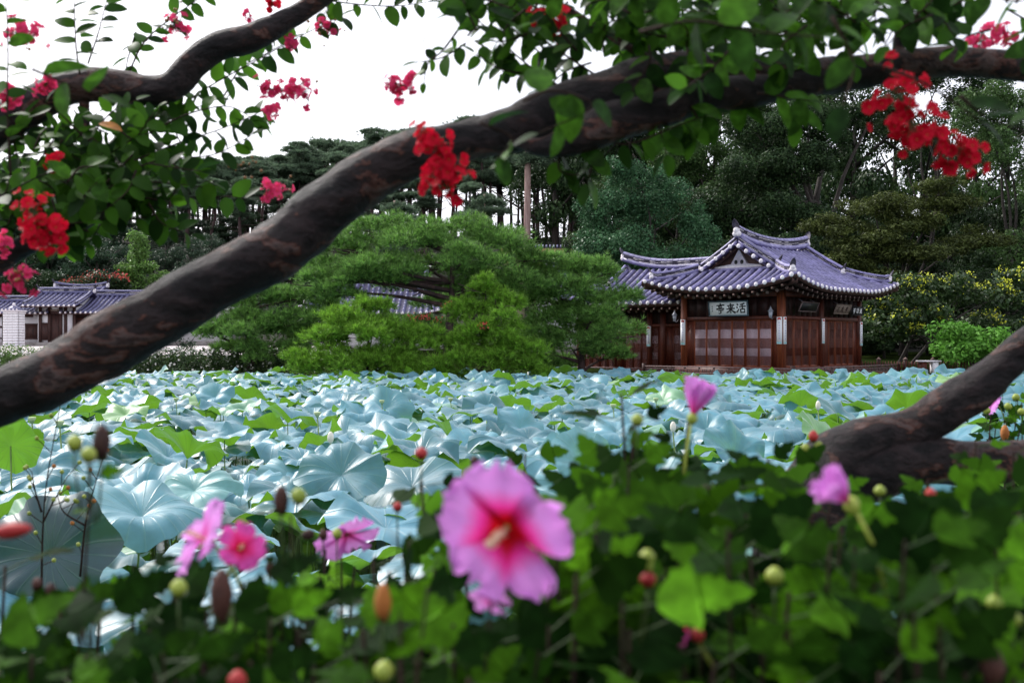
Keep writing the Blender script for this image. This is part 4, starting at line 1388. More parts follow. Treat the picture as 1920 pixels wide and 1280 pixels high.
def pad_points(c, r, n, flat=True):
    d = unit(NR.normal(size=(n, 3)))
    r = np.array(r) * (1 + .25 * NR.normal(size=(n, 1)).clip(-1.2, 1.6) * (NR.random((n, 1)) < .5))
    if flat: d[:, 2] = np.where(d[:, 2] < -.25, -d[:, 2] * .6, d[:, 2])
    k = NR.uniform(.55, 1.0, (n, 1)) ** .6
    p = np.array(c) + d * r * k
    dd = unit(d * np.array([1, 1, .6]) + np.array([0, 0, .55]))
    return p, dd


# ------------------------------------------------------------------ garden pines in front of / beside the pavilion
def garden_pine(label, trunk, pads, D, mat, needles=12, length=.235, width=.021, dens=34, trunk_r=.16, lean=0, subn=5):
    """pads: (px, py, dD, rx_px, rz_px) lobes as seen from the bank; each becomes several tufted pads with depth"""
    tx, ty = trunk
    bx = px2x(tx, D); by = D
    root = empty('garden_pine', (bx, by, .8)); tag(root, label, 'pine tree', 'pines on the far bank of the pond')
    Vs = MB(); tr = MB()
    o = np.array([bx, by, .8])
    cs = []
    for (px, py, dD, rx, rz) in pads:
        c = np.array(at(px, py, D + dD)) - o
        rx_, rz_ = rx / F * D, rz / F * D
        ry = rx_ * .9
        rx_ *= 1.22; rz_ *= 1.32; lobes = [(c, (rx_ * .75, ry * .7, rz_ * .8))]
        for k in range(subn):
            a = R.uniform(0, 2 * PI); q = R.uniform(.45, .85)
            lobes.append((c + np.array([math.cos(a) * rx_ * q, math.sin(a) * ry * q, R.uniform(-.45, .55) * rz_]), (rx_ * R.uniform(.32, .5), ry * R.uniform(.32, .5), rz_ * R.uniform(.4, .62))))
        for lc, lr in lobes:
            n = int(dens * (lr[0] * lr[1] * 2 + lr[0] * lr[2] * 2 + .25)) + 8
            p, d = pad_points(lc, lr, n)
            V, Fc = tuft_cloud(p, d, needles, length, width); Vs.add(V, Fc)
        cs.append(c)
    Vs.build('crown', M[mat], root)
    ztop = max(c[2] for c in cs)
    P = [Vector((0, 0, -.5)), Vector((lean * .3, 0, ztop * .3)), Vector((lean * .8, .1, ztop * .55)), Vector((lean, 0, ztop * .85))]
    SP = [Vector(p) for p in spline(P, 5)]
    tr.tube(SP, [trunk_r * (1 - .65 * i / (len(SP) - 1)) for i in range(len(SP))], 8, bump=.15, bscale=4)
    for c in cs:
        k = min(range(len(SP)), key=lambda i: abs(SP[i].z - (c[2] - .5)))
        limb(tr, SP[k], c, trunk_r * .45, trunk_r * .12, .16, 7, 6)
        for _ in range(4):
            e = np.array(c) + NR.normal(size=3) * np.array([.5, .4, .12])
            limb(tr, Vector(c) * .75 + SP[k] * .25, e, trunk_r * .18, .01, .15, 4, 5)
    tr.build('trunk', M['pine_bark'], root, True)


garden_pine('broad dark pine with layered pads spreading over the hidden tiled house', (838, 690), [
    (640, 470, 0, 60, 28), (700, 440, .6, 60, 30), (770, 455, -.6, 70, 32), (850, 440, .3, 65, 28), (930, 455, .2, 60, 30), (985, 490, .8, 55, 26), (640, 520, -.4, 65, 26), (720, 500, -1, 70, 30),
    (800, 500, .8, 70, 26), (880, 490, -1, 60, 28), (600, 500, 1.0, 40, 22), (900, 540, .4, 70, 28), (960, 545, .2, 60, 30), (860, 575, 1.2, 80, 26), (1010, 520, 1.4, 50, 28), (690, 525, -1.3, 55, 18), (770, 540, .8, 55, 26), (700, 612, 1.2, 85, 24), (800, 620, 1.3, 70, 24), (610, 600, 1.2, 50, 24), (635, 548, -1.4, 42, 20), (600, 525, -.6, 36, 18)], 36.5, 'needle', dens=72, lean=.2, trunk_r=.2)
garden_pine('dark bushy pine close beside the left wing of the pavilion', (1090, 700), [
    (1060, 500, .2, 50, 26), (1110, 520, 0, 50, 30), (1150, 560, -.2, 38, 30), (1060, 560, -.4, 60, 34), (1110, 600, -.6, 65, 34), (1030, 610, 0, 55, 36), (1150, 630, .1, 45, 28), (1070, 650, -.5, 70, 30), (1140, 668, -.2, 42, 20), (1010, 560, .4, 45, 28), (1000, 660, .2, 45, 30), (1030, 688, .3, 50, 18)], 37.6, 'needle', dens=76, lean=.1)
garden_pine('low dark pine left of the broad pine with needles down to the hedge', (470, 690), [
    (430, 580, 0, 55, 28), (500, 560, .5, 60, 28), (560, 560, 0, 50, 26), (400, 620, -.3, 45, 26), (470, 620, -.6, 60, 28), (540, 610, -.3, 55, 28), (510, 660, -.6, 60, 26), (450, 655, 0, 50, 22), (580, 640, .3, 45, 30), (600, 590, .5, 40, 30)], 38.5, 'needle', dens=70, lean=-.1)
garden_pine('bushy light green young pine at the water edge left of the taller young pine', (690, 720), [
    (640, 600, 0, 45, 24), (690, 625, -.3, 60, 30), (610, 640, 0, 45, 28), (580, 685, -.3, 40, 24), (650, 680, -.5, 60, 30), (730, 680, -.4, 60, 30), (770, 640, 0, 50, 28), (700, 585, .2, 30, 22), (790, 700, -.4, 50, 24), (740, 720, -.5, 60, 16)], 33.5, 'needle_bright', needles=12, dens=82, trunk_r=.08)
garden_pine('upright bright green young pine in the middle with loose tufted tips', (905, 730), [
    (910, 545, .1, 28, 24), (945, 570, 0, 32, 22), (880, 590, 0, 35, 26), (935, 620, -.3, 50, 30), (870, 650, -.2, 45, 28), (960, 660, -.3, 45, 30), (900, 690, -.5, 60, 30), (980, 695, -.2, 40, 24), (850, 712, -.4, 45, 18), (930, 730, -.4, 60, 16)], 33.8, 'needle_bright', needles=12, dens=82, trunk_r=.09)

# ------------------------------------------------------------------ the ridge of tall pines
def ridge_pines():
    variants = []
    for v in range(5):
        m = MB(); rr = random.Random(100 + v)
        H = 12.0
        for k in range(12 + v % 3):
            f = k / 13.0
            z = H * (.56 + .43 * f); spread = (1 - abs(f - .45) * 1.2) * 2.3
            a = rr.uniform(0, 2 * PI); q = rr.uniform(.1, 1.0) * spread
            c = (math.cos(a) * q, math.sin(a) * q, z + rr.uniform(-.3, .3))
            r = (rr.uniform(.7, 1.6), rr.uniform(.7, 1.6), rr.uniform(.36, .70))
            n = int(200 * r[0] * r[1])
            p, d = pad_points(c, r, n)
            V, Fc = tuft_cloud(p, d, 6, .34, .085); m.add(V, Fc)
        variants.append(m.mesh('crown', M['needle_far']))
    tv = []
    for v in range(5):
        rr = random.Random(50 + v); m = MB(); lean = rr.uniform(-.8, .8)
        P = spline([(0, 0, -1.5), (lean * .2, 0, 3), (lean * .7, rr.uniform(-.2, .2), 6), (lean * .4, 0, 9), (0, 0, 11.2)], 4)
        m.tube([Vector(p) for p in P], [.20 - .13 * i / (len(P) - 1) for i in range(len(P))], 7)
        for k in range(13):
            z = 4.2 + k * .5; a = rr.uniform(0, 2 * PI); l = rr.uniform(.8, 2.0)
            limb(m, (0.0, 0, z), (math.cos(a) * l, math.sin(a) * l, z + rr.uniform(.1, .8)), .06, .02, .1, 4, 5, rr)
        tv.append(m)
    tmesh = [t.mesh('trunk', M['pine_bark'], True) for t in tv]
    spots = []
    rr = random.Random(5)
    for px in range(-160, 1180, 17):
        D = rr.uniform(98, 116)
        spots.append((px + rr.uniform(-12, 12), D))
        if rr.random() < .5: spots.append((px + rr.uniform(-5, 5), D + rr.uniform(-3, 6)))
    for px in range(-150, 1250, 24):
        spots.append((px + rr.uniform(-14, 14), rr.uniform(116, 134)))
    for px in (300, 345, 395, 450, 520, 560, 700, 745, 800, 890, 1060, 1120, 90, 20, 150, 210):
        spots.append((px + rr.uniform(-9, 9), rr.uniform(86, 97)))
    for i, (px, D) in enumerate(spots):
        x = px2x(px, D); z = gz(x, D)
        top = 284 - 40 * math.exp(-((px - 900) / 260.0) ** 2) + rr.uniform(-14, 26)
        if px < 560: top += 26
        if D > 116: top -= 6
        if D < 98: top += 70
        h = max(7.5, min(18, py2z(top, D) - z)); s = h / 12.0
        rp = empty('ridge_pine', (x, D, z), rr.uniform(0, 6.28))
        where = 'behind the left houses' if px < 330 else ('above the big bough' if px < 640 else ('behind the broad garden pine' if px < 960 else 'right of the pale bare trunk'))
        row = 'down the near slope' if D < 98 else ('along the crest' if D < 116 else 'beyond the crest')
        tall = 'tall' if h > 13.5 else ('mid height' if h > 11 else 'short')
        wide = rr.choice(('broad crowned', 'narrow crowned', 'ragged', 'thin topped'))
        tag(rp, f'{tall} {wide} red pine {row}, {where}', 'pine tree', 'red pines on the wooded ridge')
        k = rr.randrange(5)
        fat = rr.uniform(.85, 1.25)
        t = inst('trunk', tmesh[k], rp, Matrix.Diagonal((fat, fat, s, 1)))
        c = inst('crown', variants[rr.randrange(5)], rp, Matrix.Diagonal((s * rr.uniform(.95, 1.2), s * rr.uniform(.95, 1.2), s, 1)))
    # the pale bare trunk that stands forward of the rest
    D = 80
    b = at(975, 460, D); tp = at(990, 250, D)
    b.z = gz(b.x, D) - .3
    r = empty('ridge_pine', b); tag(r, 'pine with a thick pale pink bare trunk standing in front of the dark ridge pines', 'pine tree')
    m = MB(); P = spline([(0, 0, 0), (.05, 0, 2.5), (.35, 0, 5.0), (.55, 0, 7.2), (tp.x - b.x, 0, tp.z - b.z)], 5)
    m.tube([Vector(p) for p in P], [.37 - .14 * i / (len(P) - 1) for i in range(len(P))], 10, bump=.08, bscale=1.5); m.build('trunk', M['pine_bark_pale'], r, True)
    inst('crown', variants[0], r, Matrix.Translation((.8, 0, tp.z - b.z - 8.6)) @ Matrix.Diagonal((1.0, 1.0, .9, 1)))
    for (px, D, lean, rd, lb) in ((762, 78, -.9, .17, 'leaning pine with a pink grey trunk bending left above the broad garden pine'), (890, 82, .8, .14, 'slender orange red pine trunk leaning right above the broad garden pine')):
        b = at(px, 450, D); b.z = gz(b.x, D) - .3
        r = empty('ridge_pine', b); tag(r, lb, 'pine tree')
        m = MB(); P = spline([(0, 0, 0), (lean * .1, 0, 2.5), (lean * .9, 0, 5.0), (lean * 1.1, 0, 7.2), (lean, 0, 9.5)], 5)
        m.tube([Vector(p) for p in P], [rd * (1 - .5 * i / (len(P) - 1)) for i in range(len(P))], 9); m.build('trunk', M['pine_bark_pale'], r, True)
        inst('crown', variants[2], r, Matrix.Translation((lean, 0, -1.6)) @ Matrix.Diagonal((.9, .9, .9, 1)))


ridge_pines()


# ------------------------------------------------------------------ broadleaf trees
def cl(px, py, D, rx, rz, ry=None):
    c = at(px, py, D); s = D / F
    return ((c.x, c.y, c.z), (rx * s, (ry or (rx + rz) / 2) * s, rz * s))


def gbase(px, D):
    x = px2x(px, D); return (x, D, gz(x, D))


G2 = 'broadleaf trees of the wood behind the pavilion'
leafy_tree('poplar_tree', 'teal green small leaved tree between the broad pine and the pavilion roof', 'tree', gbase(1200, 56), [
    cl(1190, 330, 56, 60, 45), cl(1130, 400, 56, 65, 55), cl(1230, 390, 56.5, 70, 60), cl(1300, 430, 56, 45, 50), cl(1110, 470, 55.5, 60, 50), cl(1190, 480, 55, 80, 60), cl(1280, 500, 56, 60, 50), cl(1120, 540, 55.5, 60, 50)],
    'lf_teal', leaf=.17, dens=330, trunk_r=.22, group=G2, sub=(7, .42))
leafy_tree('tall_oak', 'tall dark tree with a thick forked trunk rising above the pavilion ridge', 'tree', gbase(1600, 66), [
    cl(1420, 250, 66, 90, 55), cl(1520, 230, 67, 80, 50), cl(1640, 215, 67, 60, 40), cl(1400, 330, 65, 90, 60), cl(1500, 320, 65, 70, 45), cl(1450, 400, 64, 100, 55), cl(1360, 400, 65, 70, 60), cl(1560, 270, 68, 60, 40)],
    'lf_dark', leaf=.20, dens=300, trunk_r=.5, group=G2, sub=(7, .40), fork=.78)
leafy_tree('layered_maple', 'olive green tree with flat layered sprays right behind the pavilion roof', 'tree', gbase(1690, 56), [
    cl(1560, 430, 56, 70, 26), cl(1640, 390, 56, 70, 24), cl(1720, 420, 56, 90, 28), cl(1620, 460, 55, 90, 26), cl(1780, 380, 57, 70, 24), cl(1720, 480, 55, 90, 24), cl(1580, 490, 55, 70, 24), cl(1820, 450, 56, 80, 26), cl(1660, 520, 55, 70, 22), cl(1760, 350, 57, 50, 20)],
    'lf_olive', leaf=.17, dens=380, trunk_r=.22, group=G2, up=1.2, sub=(8, .42))
leafy_tree('wood_tree', 'dark leafy tree at the right edge with a mid green crown', 'tree', gbase(1890, 60), [
    cl(1880, 280, 60, 60, 60), cl(1840, 220, 61, 60, 50), cl(1930, 350, 60, 50, 60), cl(1900, 200, 60, 60, 50), cl(1960, 430, 60, 60, 60), cl(1900, 480, 58, 55, 45)],
    'lf_mid', leaf=.18, dens=260, trunk_r=.25, group=G2, sub=(7, .38))
leafy_tree('wood_tree', 'high thin crowned tree letting the sky through at the top right of the wood', 'tree', gbase(1740, 76), [
    cl(1660, 170, 76, 70, 40), cl(1740, 150, 76, 70, 40), cl(1800, 200, 76, 60, 40), cl(1700, 300, 76, 40, 22), cl(1820, 300, 75, 60, 26), cl(1860, 160, 76, 70, 40), cl(1780, 120, 76, 80, 30)],
    'lf_dark', leaf=.22, dens=150, trunk_r=.22, group=G2, sub=(7, .36))
leafy_tree('wood_tree', 'grey green high crown above the teal tree below the crossing bough', 'tree', gbase(1340, 78), [
    cl(1290, 240, 78, 70, 45), cl(1360, 200, 78, 80, 50), cl(1250, 310, 77, 60, 50), cl(1330, 300, 77, 80, 60), cl(1420, 180, 79, 80, 40), cl(1480, 170, 79, 60, 35)],
    'lf_mid', leaf=.22, dens=210, trunk_r=.3, group=G2, sub=(7, .40))
leafy_tree('wood_tree', 'dark undergrowth tree filling the gap behind the pavilion ridge', 'tree', gbase(1500, 60), [
    cl(1390, 480, 61, 80, 50), cl(1480, 470, 61, 80, 55), cl(1560, 530, 60, 90, 55), cl(1340, 540, 60, 70, 50), cl(1450, 560, 61, 90, 55), cl(1640, 570, 60, 90, 55)],
    'lf_dark', leaf=.2, dens=300, trunk_r=.2, group=G2, sub=(7, .42), fork=.35)
leafy_tree('wood_tree', 'dark dense tree behind the yellow flowered tree', 'tree', gbase(1800, 60), [
    cl(1760, 560, 60, 90, 50), cl(1850, 540, 60, 80, 60), cl(1930, 560, 60, 70, 60), cl(1700, 620, 59, 90, 45), cl(1820, 640, 59, 90, 40), cl(1930, 650, 59, 80, 40), cl(1640, 650, 58, 60, 35)],
    'lf_dark', leaf=.2, dens=300, trunk_r=.2, group=G2, sub=(7, .42), fork=.3)
leafy_tree('yellow_blossom_tree', 'dark green spreading tree dotted with yellow blossom right of the pavilion', 'tree', gbase(1690, 48), [
    cl(1650, 560, 48, 50, 34), cl(1720, 545, 48, 60, 36), cl(1800, 550, 48, 60, 34), cl(1870, 560, 48, 50, 34), cl(1680, 600, 47, 60, 34), cl(1640, 610, 47.5, 40, 26), cl(1750, 600, 47, 55, 30), cl(1890, 530, 49, 40, 30), cl(1860, 610, 49, 55, 34), cl(1690, 625, 47, 40, 22)],
    'lf_hedge', leaf=.24, dens=150, trunk_r=.09, flowers=('petal_yellow', 200, .090, 1.0), trunks=2, sub=(7, .42), fork=.5)
leafy_tree('round_shrub', 'clipped dome shaped bright green shrub left of the leaning trunk', 'shrub', gbase(1825, 43), [
    cl(1822, 645, 43, 72, 48), cl(1788, 662, 42.6, 46, 34), cl(1868, 658, 42.8, 46, 36)], 'lf_round', leaf=.20, dens=230, trunk_r=.08, up=.6, hollow=.7, sub=(12, .36), fork=.3)
leafy_tree('bright_sapling', 'bright yellow green conical sapling behind the left houses', 'tree', gbase(250, 76), [
    cl(258, 450, 76, 14, 22), cl(255, 480, 76, 24, 22), cl(250, 510, 76, 34, 24), cl(246, 535, 76, 44, 22), cl(270, 500, 76, 24, 20), cl(300, 525, 76, 24, 16)], 'lf_bright', leaf=.22, dens=230, trunk_r=.1, sub=(6, .45))
leafy_tree('red_myrtle', 'low domed tree flecked with red blossom behind the gatehouse roofs', 'tree', gbase(175, 74), [
    cl(175, 525, 74, 48, 16), cl(140, 535, 74, 30, 14), cl(210, 530, 74, 30, 16), cl(175, 545, 74, 55, 16)], 'lf_hedge', leaf=.2, dens=230, trunk_r=.14, flowers=('petal_red_far', 90, .13, 1.3), sub=(6, .45))
G3 = 'dark conifers on the left slope'
for (px, py, D, w, h, lb) in ((120, 470, 82, 70, 34, 'blue green conifer with drooping layers above the gatehouse roof'), (40, 520, 78, 60, 40, 'blue green conifer at the left edge above the long range'), (190, 440, 84, 70, 30, 'dark layered conifer left of the bright sapling'), (20, 430, 84, 80, 36, 'dark conifer at the far left beneath the dark bough')):
    leafy_tree('slope_conifer', lb, 'tree', gbase(px, D), [cl(px, py - h, D, w * .6, h * .55), cl(px - w * .4, py, D, w * .7, h * .5), cl(px + w * .4, py + 4, D, w * .7, h * .5), cl(px, py + h * .8, D, w, h * .6), cl(px - w * .2, py + h * 1.6, D, w, h * .6)],
               'needle_dark' if D > 80 else 'lf_teal', leaf=.22, dens=220, trunk_r=.2, group=G3, up=.9, sub=(7, .42))
def backdrop_trees():
    var = []
    for v in range(4):
        rr = random.Random(70 + v); small = []
        for k in range(26):
            a = rr.uniform(0, 6.28); z = rr.uniform(.12, 1.0); q = rr.uniform(.2, 1.0) * (1 - .55 * max(0, z - .45) / .55)
            small.append(((math.cos(a) * q * .42, math.sin(a) * q * .42, z), (rr.uniform(.10, .17), rr.uniform(.10, .17), rr.uniform(.05, .10))))
        C, Nn, S = clump_leaves(small, 9000, .030, up=.5, hollow=.5)
        V, Fc = leaf_quads(C, Nn, S); m = MB(); m.add(V, Fc)
        var.append([m.mesh('crown', M[k]) for k in ('lf_dark', 'needle_dark', 'lf_mid')])
    m = MB(); rr = random.Random(3)
    m.tube([(0, 0, -.1), (.01, 0, .4), (0, .01, .9)], [.028, .02, .006], 7)
    for k in range(7): limb(m, (0, 0, .25 + k * .08), (rr.uniform(-.3, .3), rr.uniform(-.3, .3), .5 + k * .07), .010, .003, .1, 4, 5, rr)
    tk = m.mesh('trunk', M['trunk'], True)
    rr = random.Random(21)
    def put(px, D, top, kind, group, words_, wide=1.0):
        x = px2x(px, D); z = gz(x, D); h = max(3.0, py2z(top, D) - z)
        e = empty('wood_tree', (x, D, z), rr.uniform(0, 6.28)); tag(e, words_, 'tree', group)
        w = h * wide * rr.uniform(.8, 1.1)
        inst('trunk', tk, e, Matrix.Diagonal((h, h, h, 1))); inst('crown', var[rr.randrange(4)][kind], e, Matrix.Diagonal((w, w, h, 1)))
    def place(px):
        return ('at the far left' if px < 120 else 'behind the left houses' if px < 330 else 'over the big leaning bough' if px < 560 else 'behind the broad garden pine' if px < 1050 else
                'behind the teal tree' if px < 1340 else 'behind the pavilion ridge' if px < 1600 else 'behind the yellow flowered tree' if px < 1800 else 'at the right edge')
    for px in range(-120, 1120, 44):
        D = rr.uniform(74, 90); top = rr.uniform(425, 470) if px < 600 else rr.uniform(492, 520); k = rr.choice((0, 1, 1))
        put(px + rr.uniform(-12, 12), D, top, k, 'understorey trees on the slope', ('dark conifer ' if k else 'dark bushy tree ') + ('high' if top < 448 or 470 < top < 485 else 'low') + ' on the slope ' + ('near the roofs ' if D < 82 else 'up the hill ') + place(px), .9)
    for px in range(-140, 1120, 26):
        if 640 < px < 1060 : continue
        D = rr.uniform(97, 112); z = gz(px2x(px, D), D)
        put(px + rr.uniform(-12, 12), D, 640 - (z + rr.uniform(1.5, 3.4) - CZ) / D * F, rr.choice((0, 1)), 'low scrub along the crest', 'low dark scrub between the pine trunks on the crest ' + ('nearer ' if D < 104 else 'further ') + place(px), 1.7)
    for px in range(1040, 2050, 62):
        D = rr.uniform(82, 92); top = rr.uniform(150, 210) if px < 1620 else rr.uniform(200, 330); k = rr.choice((0, 0, 2))
        put(px + rr.uniform(-20, 20), D, top, k, 'tall back trees of the wood', ('dark' if k == 0 else 'greyer') + (' very tall' if top < 190 else ' tall') + ' back tree of the wood ' + ('further ' if D > 87 else 'nearer ') + place(px), .62)
    for px in range(1090, 2050, 58):
        D = rr.uniform(66, 76); top = rr.uniform(330, 460); k = rr.choice((0, 0, 2, 1))
        put(px + rr.uniform(-20, 20), D, top, k, 'middle trees of the wood', ('dark' if k == 0 else 'blue green' if k == 1 else 'mid green') + (' taller' if top < 400 else ' shorter') + ' middle tree of the wood ' + ('further ' if D > 71 else 'nearer ') + place(px), .8)
    for px in range(1560, 2020, 46):
        D = rr.uniform(52, 60)
        put(px + rr.uniform(-10, 10), D, rr.uniform(585, 620), 0, 'low shrubs under the wood', 'low dark shrub in the shade ' + ('further ' if D > 56 else 'nearer ') + place(px), 1.5)


backdrop_trees()
# clipped little tree behind the low pine, seen under the bough
leafy_tree('cloud_pruned_pine', 'small cloud pruned tree with bare forked stems below the bough', 'tree', gbase(335, 46), [
    cl(322, 632, 46, 20, 12), cl(352, 648, 46, 20, 8), cl(375, 620, 46, 18, 12)], 'needle_dark', leaf=.12, dens=420, trunk_r=.06, up=.8, sub=(6, .45), fork=.4)


def hedge(name, label, px0, px1, D, py_top, mat, n, leaf, fl=None, depth=1.2, kind=None):
    x0, x1 = px2x(px0, D), px2x(px1, D); zb = .8; zt = py2z(py_top, D)
    root = empty(name, ((x0 + x1) / 2, D, zb)); tag(root, label, 'hedge')
    o = np.array([(x0 + x1) / 2, D, zb])
    cls = []
    L = x1 - x0; k = int(L / .8) + 1
    for i in range(k):
        for lev in (0.3, .72):
            c = np.array([x0 + L * (i + .5) / k + R.uniform(-.2, .2), D + R.uniform(-.2, .2), zb + (zt - zb) * lev]) - o
            cls.append((c, (.65, depth * .5, (zt - zb) * .36 * R.uniform(.85, 1.15))))
    C, Nn, S = clump_leaves(cls, n, leaf, up=.4, hollow=.7)
    V, Fc = leaf_quads(C, Nn, S); m = MB(); m.add(V, Fc); m.build('foliage', M[mat], root)
    m = MB()
    for i in range(int(L / .5)):
        x = -L / 2 + .5 * i + R.uniform(-.1, .1); limb(m, (x, 0, -.1), (x + R.uniform(-.3, .3), R.uniform(-.2, .2), (zt - zb) * .8), .025, .008, .1, 4, 5)
    m.build('stems', M['twig'], root)
    if fl:
        m = MB(); Cs = []
        for i in range(fl):
            c, r = cls[R.randrange(len(cls))]; d = unit(NR.normal(size=(1, 3)))[0]; d[1] = -abs(d[1]); d[2] = abs(d[2])
            p = np.array(c) + d * np.array(r) * 1.08
            Cs.append(p)
        C = np.repeat(np.array(Cs), 4, 0) + NR.normal(size=(len(Cs) * 4, 3)) * .015
        V, Fc = leaf_quads(C, unit(NR.normal(size=C.shape) + np.array([0, -1, .6])), NR.uniform(.06, .10, len(C)), .9, .1)
        m.add(V, Fc); m.build('blossom', M['petal_small'], root)


hedge('flowering_hedge', 'light green loose hedge with small white flowers below the white chimney', -140, 175, 40, 652, 'lf_hedge_light', 700, .11, 150)
hedge('dark_hedge', 'dark green clipped hedge with scattered white flowers under the big bough', 175, 560, 38.6, 656, 'lf_hedge', 800, .11, 170)


def crape_far():
    """small red flowered bush glimpsed between the garden pines"""
    leafy_tree('red_flowered_bush', 'small bush with coral red flowers showing between the broad pine and the young pines', 'bush', (px2x(800, 35.2), 35.2, .8), [
        cl(795, 600, 35.2, 26, 10), cl(848, 575, 35.2, 12, 9), cl(910, 615, 33.0, 8, 6)], 'lf_mid', leaf=.09, dens=300, trunk_r=.04, flowers=('petal_red_far', 42, .07, .8), fork=.7)


crape_far()


# ------------------------------------------------------------------ picket fence and stone bench on the right
def fence():
    D = 43.5
    r = empty('picket_fence', (px2x(1700, D), D, .85)); tag(r, 'low dark picket fence with capped posts right of the pavilion', 'fence')
    x0, x1 = px2x(1600, D) - px2x(1700, D), px2x(1945, D) - px2x(1700, D)
    H = .42
    m = MB(); m.box((-.022, -.012, 0), (.022, .012, H)); 
    m.add([(-.022, -.012, H), (.022, -.012, H), (.022, .012, H), (-.022, .012, H), (0, 0, H + .05)], [(0, 1, 4), (1, 2, 4), (2, 3, 4), (3, 0, 4)])
    pk = m.mesh('picket', M['wood'])
    x = x0
    while x < x1:
        inst('picket', pk, r, Matrix.Translation((x, -.035, .05 + R.uniform(-.01, .01)))); x += .125
    for z in (.14, .36):
        b = MB(); b.box((x0, -.02, z), (x1, .02, z + .045)); b.build('fence_rail', M['wood_dark'], r)
    pm = MB(); pm.box((-.07, -.07, -.1), (.07, .07, .58)); pme = pm.mesh('fence_post', M['wood_dark'])
    cm = MB(); cm.add([(-.09, -.09, .58), (.09, -.09, .58), (.09, .09, .58), (-.09, .09, .58), (0, 0, .68)], [(3, 2, 1, 0), (0, 1, 4), (1, 2, 4), (2, 3, 4), (3, 0, 4)]); cme = cm.mesh('post_cap', M['rafter_end'])
    for px in (1602, 1648, 1698, 1750, 1800, 1850, 1905):
        xx = px2x(px, D) - px2x(1700, D)
        p = inst('fence_post', pme, r, Matrix.Translation((xx, .03, 0))); inst('post_cap', cme, p)
    D = 42.3
    b = at(1741, 700, D); b.z = .85
    r = empty('stone_bench', b); tag(r, 'small white topped stone table bench in front of the picket fence', 'bench')
    m = MB(); m.box((-.46, -.2, .50), (.46, .2, .56)); m.build('bench_top', M['lime'], r)
    m = MB(); m.box((.12, -.15, 0), (.36, .15, .50)); m.build('bench_leg', M['plaster'], r)
    m = MB(); m.box((-.36, -.15, 0), (-.12, .15, .50)); m.build('bench_leg', M['wood'], r)
    r.scale = (1, 1, 1)


fence()


# ------------------------------------------------------------------ lotus
def lotus_arrays(rings, seg, seed, droop=.25, wave=.07, cup=.26, funnel=False):
    """blade of radius 1; uv = (angle, radius)"""
    rr = random.Random(seed)
    ph = [rr.uniform(0, 6.28) for _ in range(6)]
    am = [rr.uniform(.5, 1.3) for _ in range(6)]
    V, uv = [(0, 0, 0)], [(0, 0)]
    V = [];uv = []
    fold = rr.uniform(0, 6.28); fa = rr.uniform(.0, .5)
    for i in range(rings + 1):
        q = (i / rings) ** .85
        for k in range(seg):
            th = 2 * PI * k / seg
            rim = 1 + .05 * math.sin(3 * th + ph[0]) + .035 * math.sin(7 * th + ph[1])
            r = q * rim
            z = -.16 * max(0, q - .68) / .32 * (.5 + .5 * math.sin(5 * th + ph[5])) + cup * q ** .8 * (1.0 if not funnel else 1.9) - droop * q ** 3 * (.6 + .6 * math.sin(th + ph[2])) - fa * max(0, math.cos(th - fold)) ** 2 * q ** 2 * .8
            z += .5 * wave * q ** 3 * math.sin(13 * th + ph[0] * 2) + wave * q * q * (am[0] * math.sin(4 * th + ph[3]) + am[1] * math.sin(6 * th + ph[4]) + .6 * am[2] * math.sin(9 * th + ph[5]))
            V.append((r * math.cos(th), r * math.sin(th), z)); uv.append((k / seg, q))
    V = np.array(V); uv = np.array(uv)
    Fc = []
    for i in range(rings):
        for k in range(seg):
            k2 = (k + 1) % seg
            Fc.append((i * seg + k, (i + 1) * seg + k, (i + 1) * seg + k2, i * seg + k2))
    # uv seam: keep the angle coordinate continuous by giving the last column its own vertices
    n = (rings + 1) * seg
    extra = np.array([V[i * seg] for i in range(rings + 1)]); ue = np.array([(1.0, uv[i * seg][1]) for i in range(rings + 1)])
    V = np.vstack([V, extra]); uv = np.vstack([uv, ue])
    Fn = []
    for i in range(rings):
        for k in range(seg):
            if k == seg - 1: Fn.append((i * seg + k, (i + 1) * seg + k, n + i + 1, n + i))
            else: Fn.append((i * seg + k, (i + 1) * seg + k, (i + 1) * seg + k + 1, i * seg + k + 1))
    return V, np.array(Fn, dtype=np.int32), uv


def in_pond(x, y):
    if y < bank_y(x) + .55 or y > 36.0: return False
    if y > 34.8 and x > 7.0: return False
    # keep clear of the pavilion terrace
    lx = (x - PC.x) * math.cos(rad(ANG)) + (y - PC.y) * math.sin(rad(ANG)); ly = -(x - PC.x) * math.sin(rad(ANG)) + (y - PC.y) * math.cos(rad(ANG))
    if lx > -1.5 and ly > -1.5 and ly < 14: return False
    return True


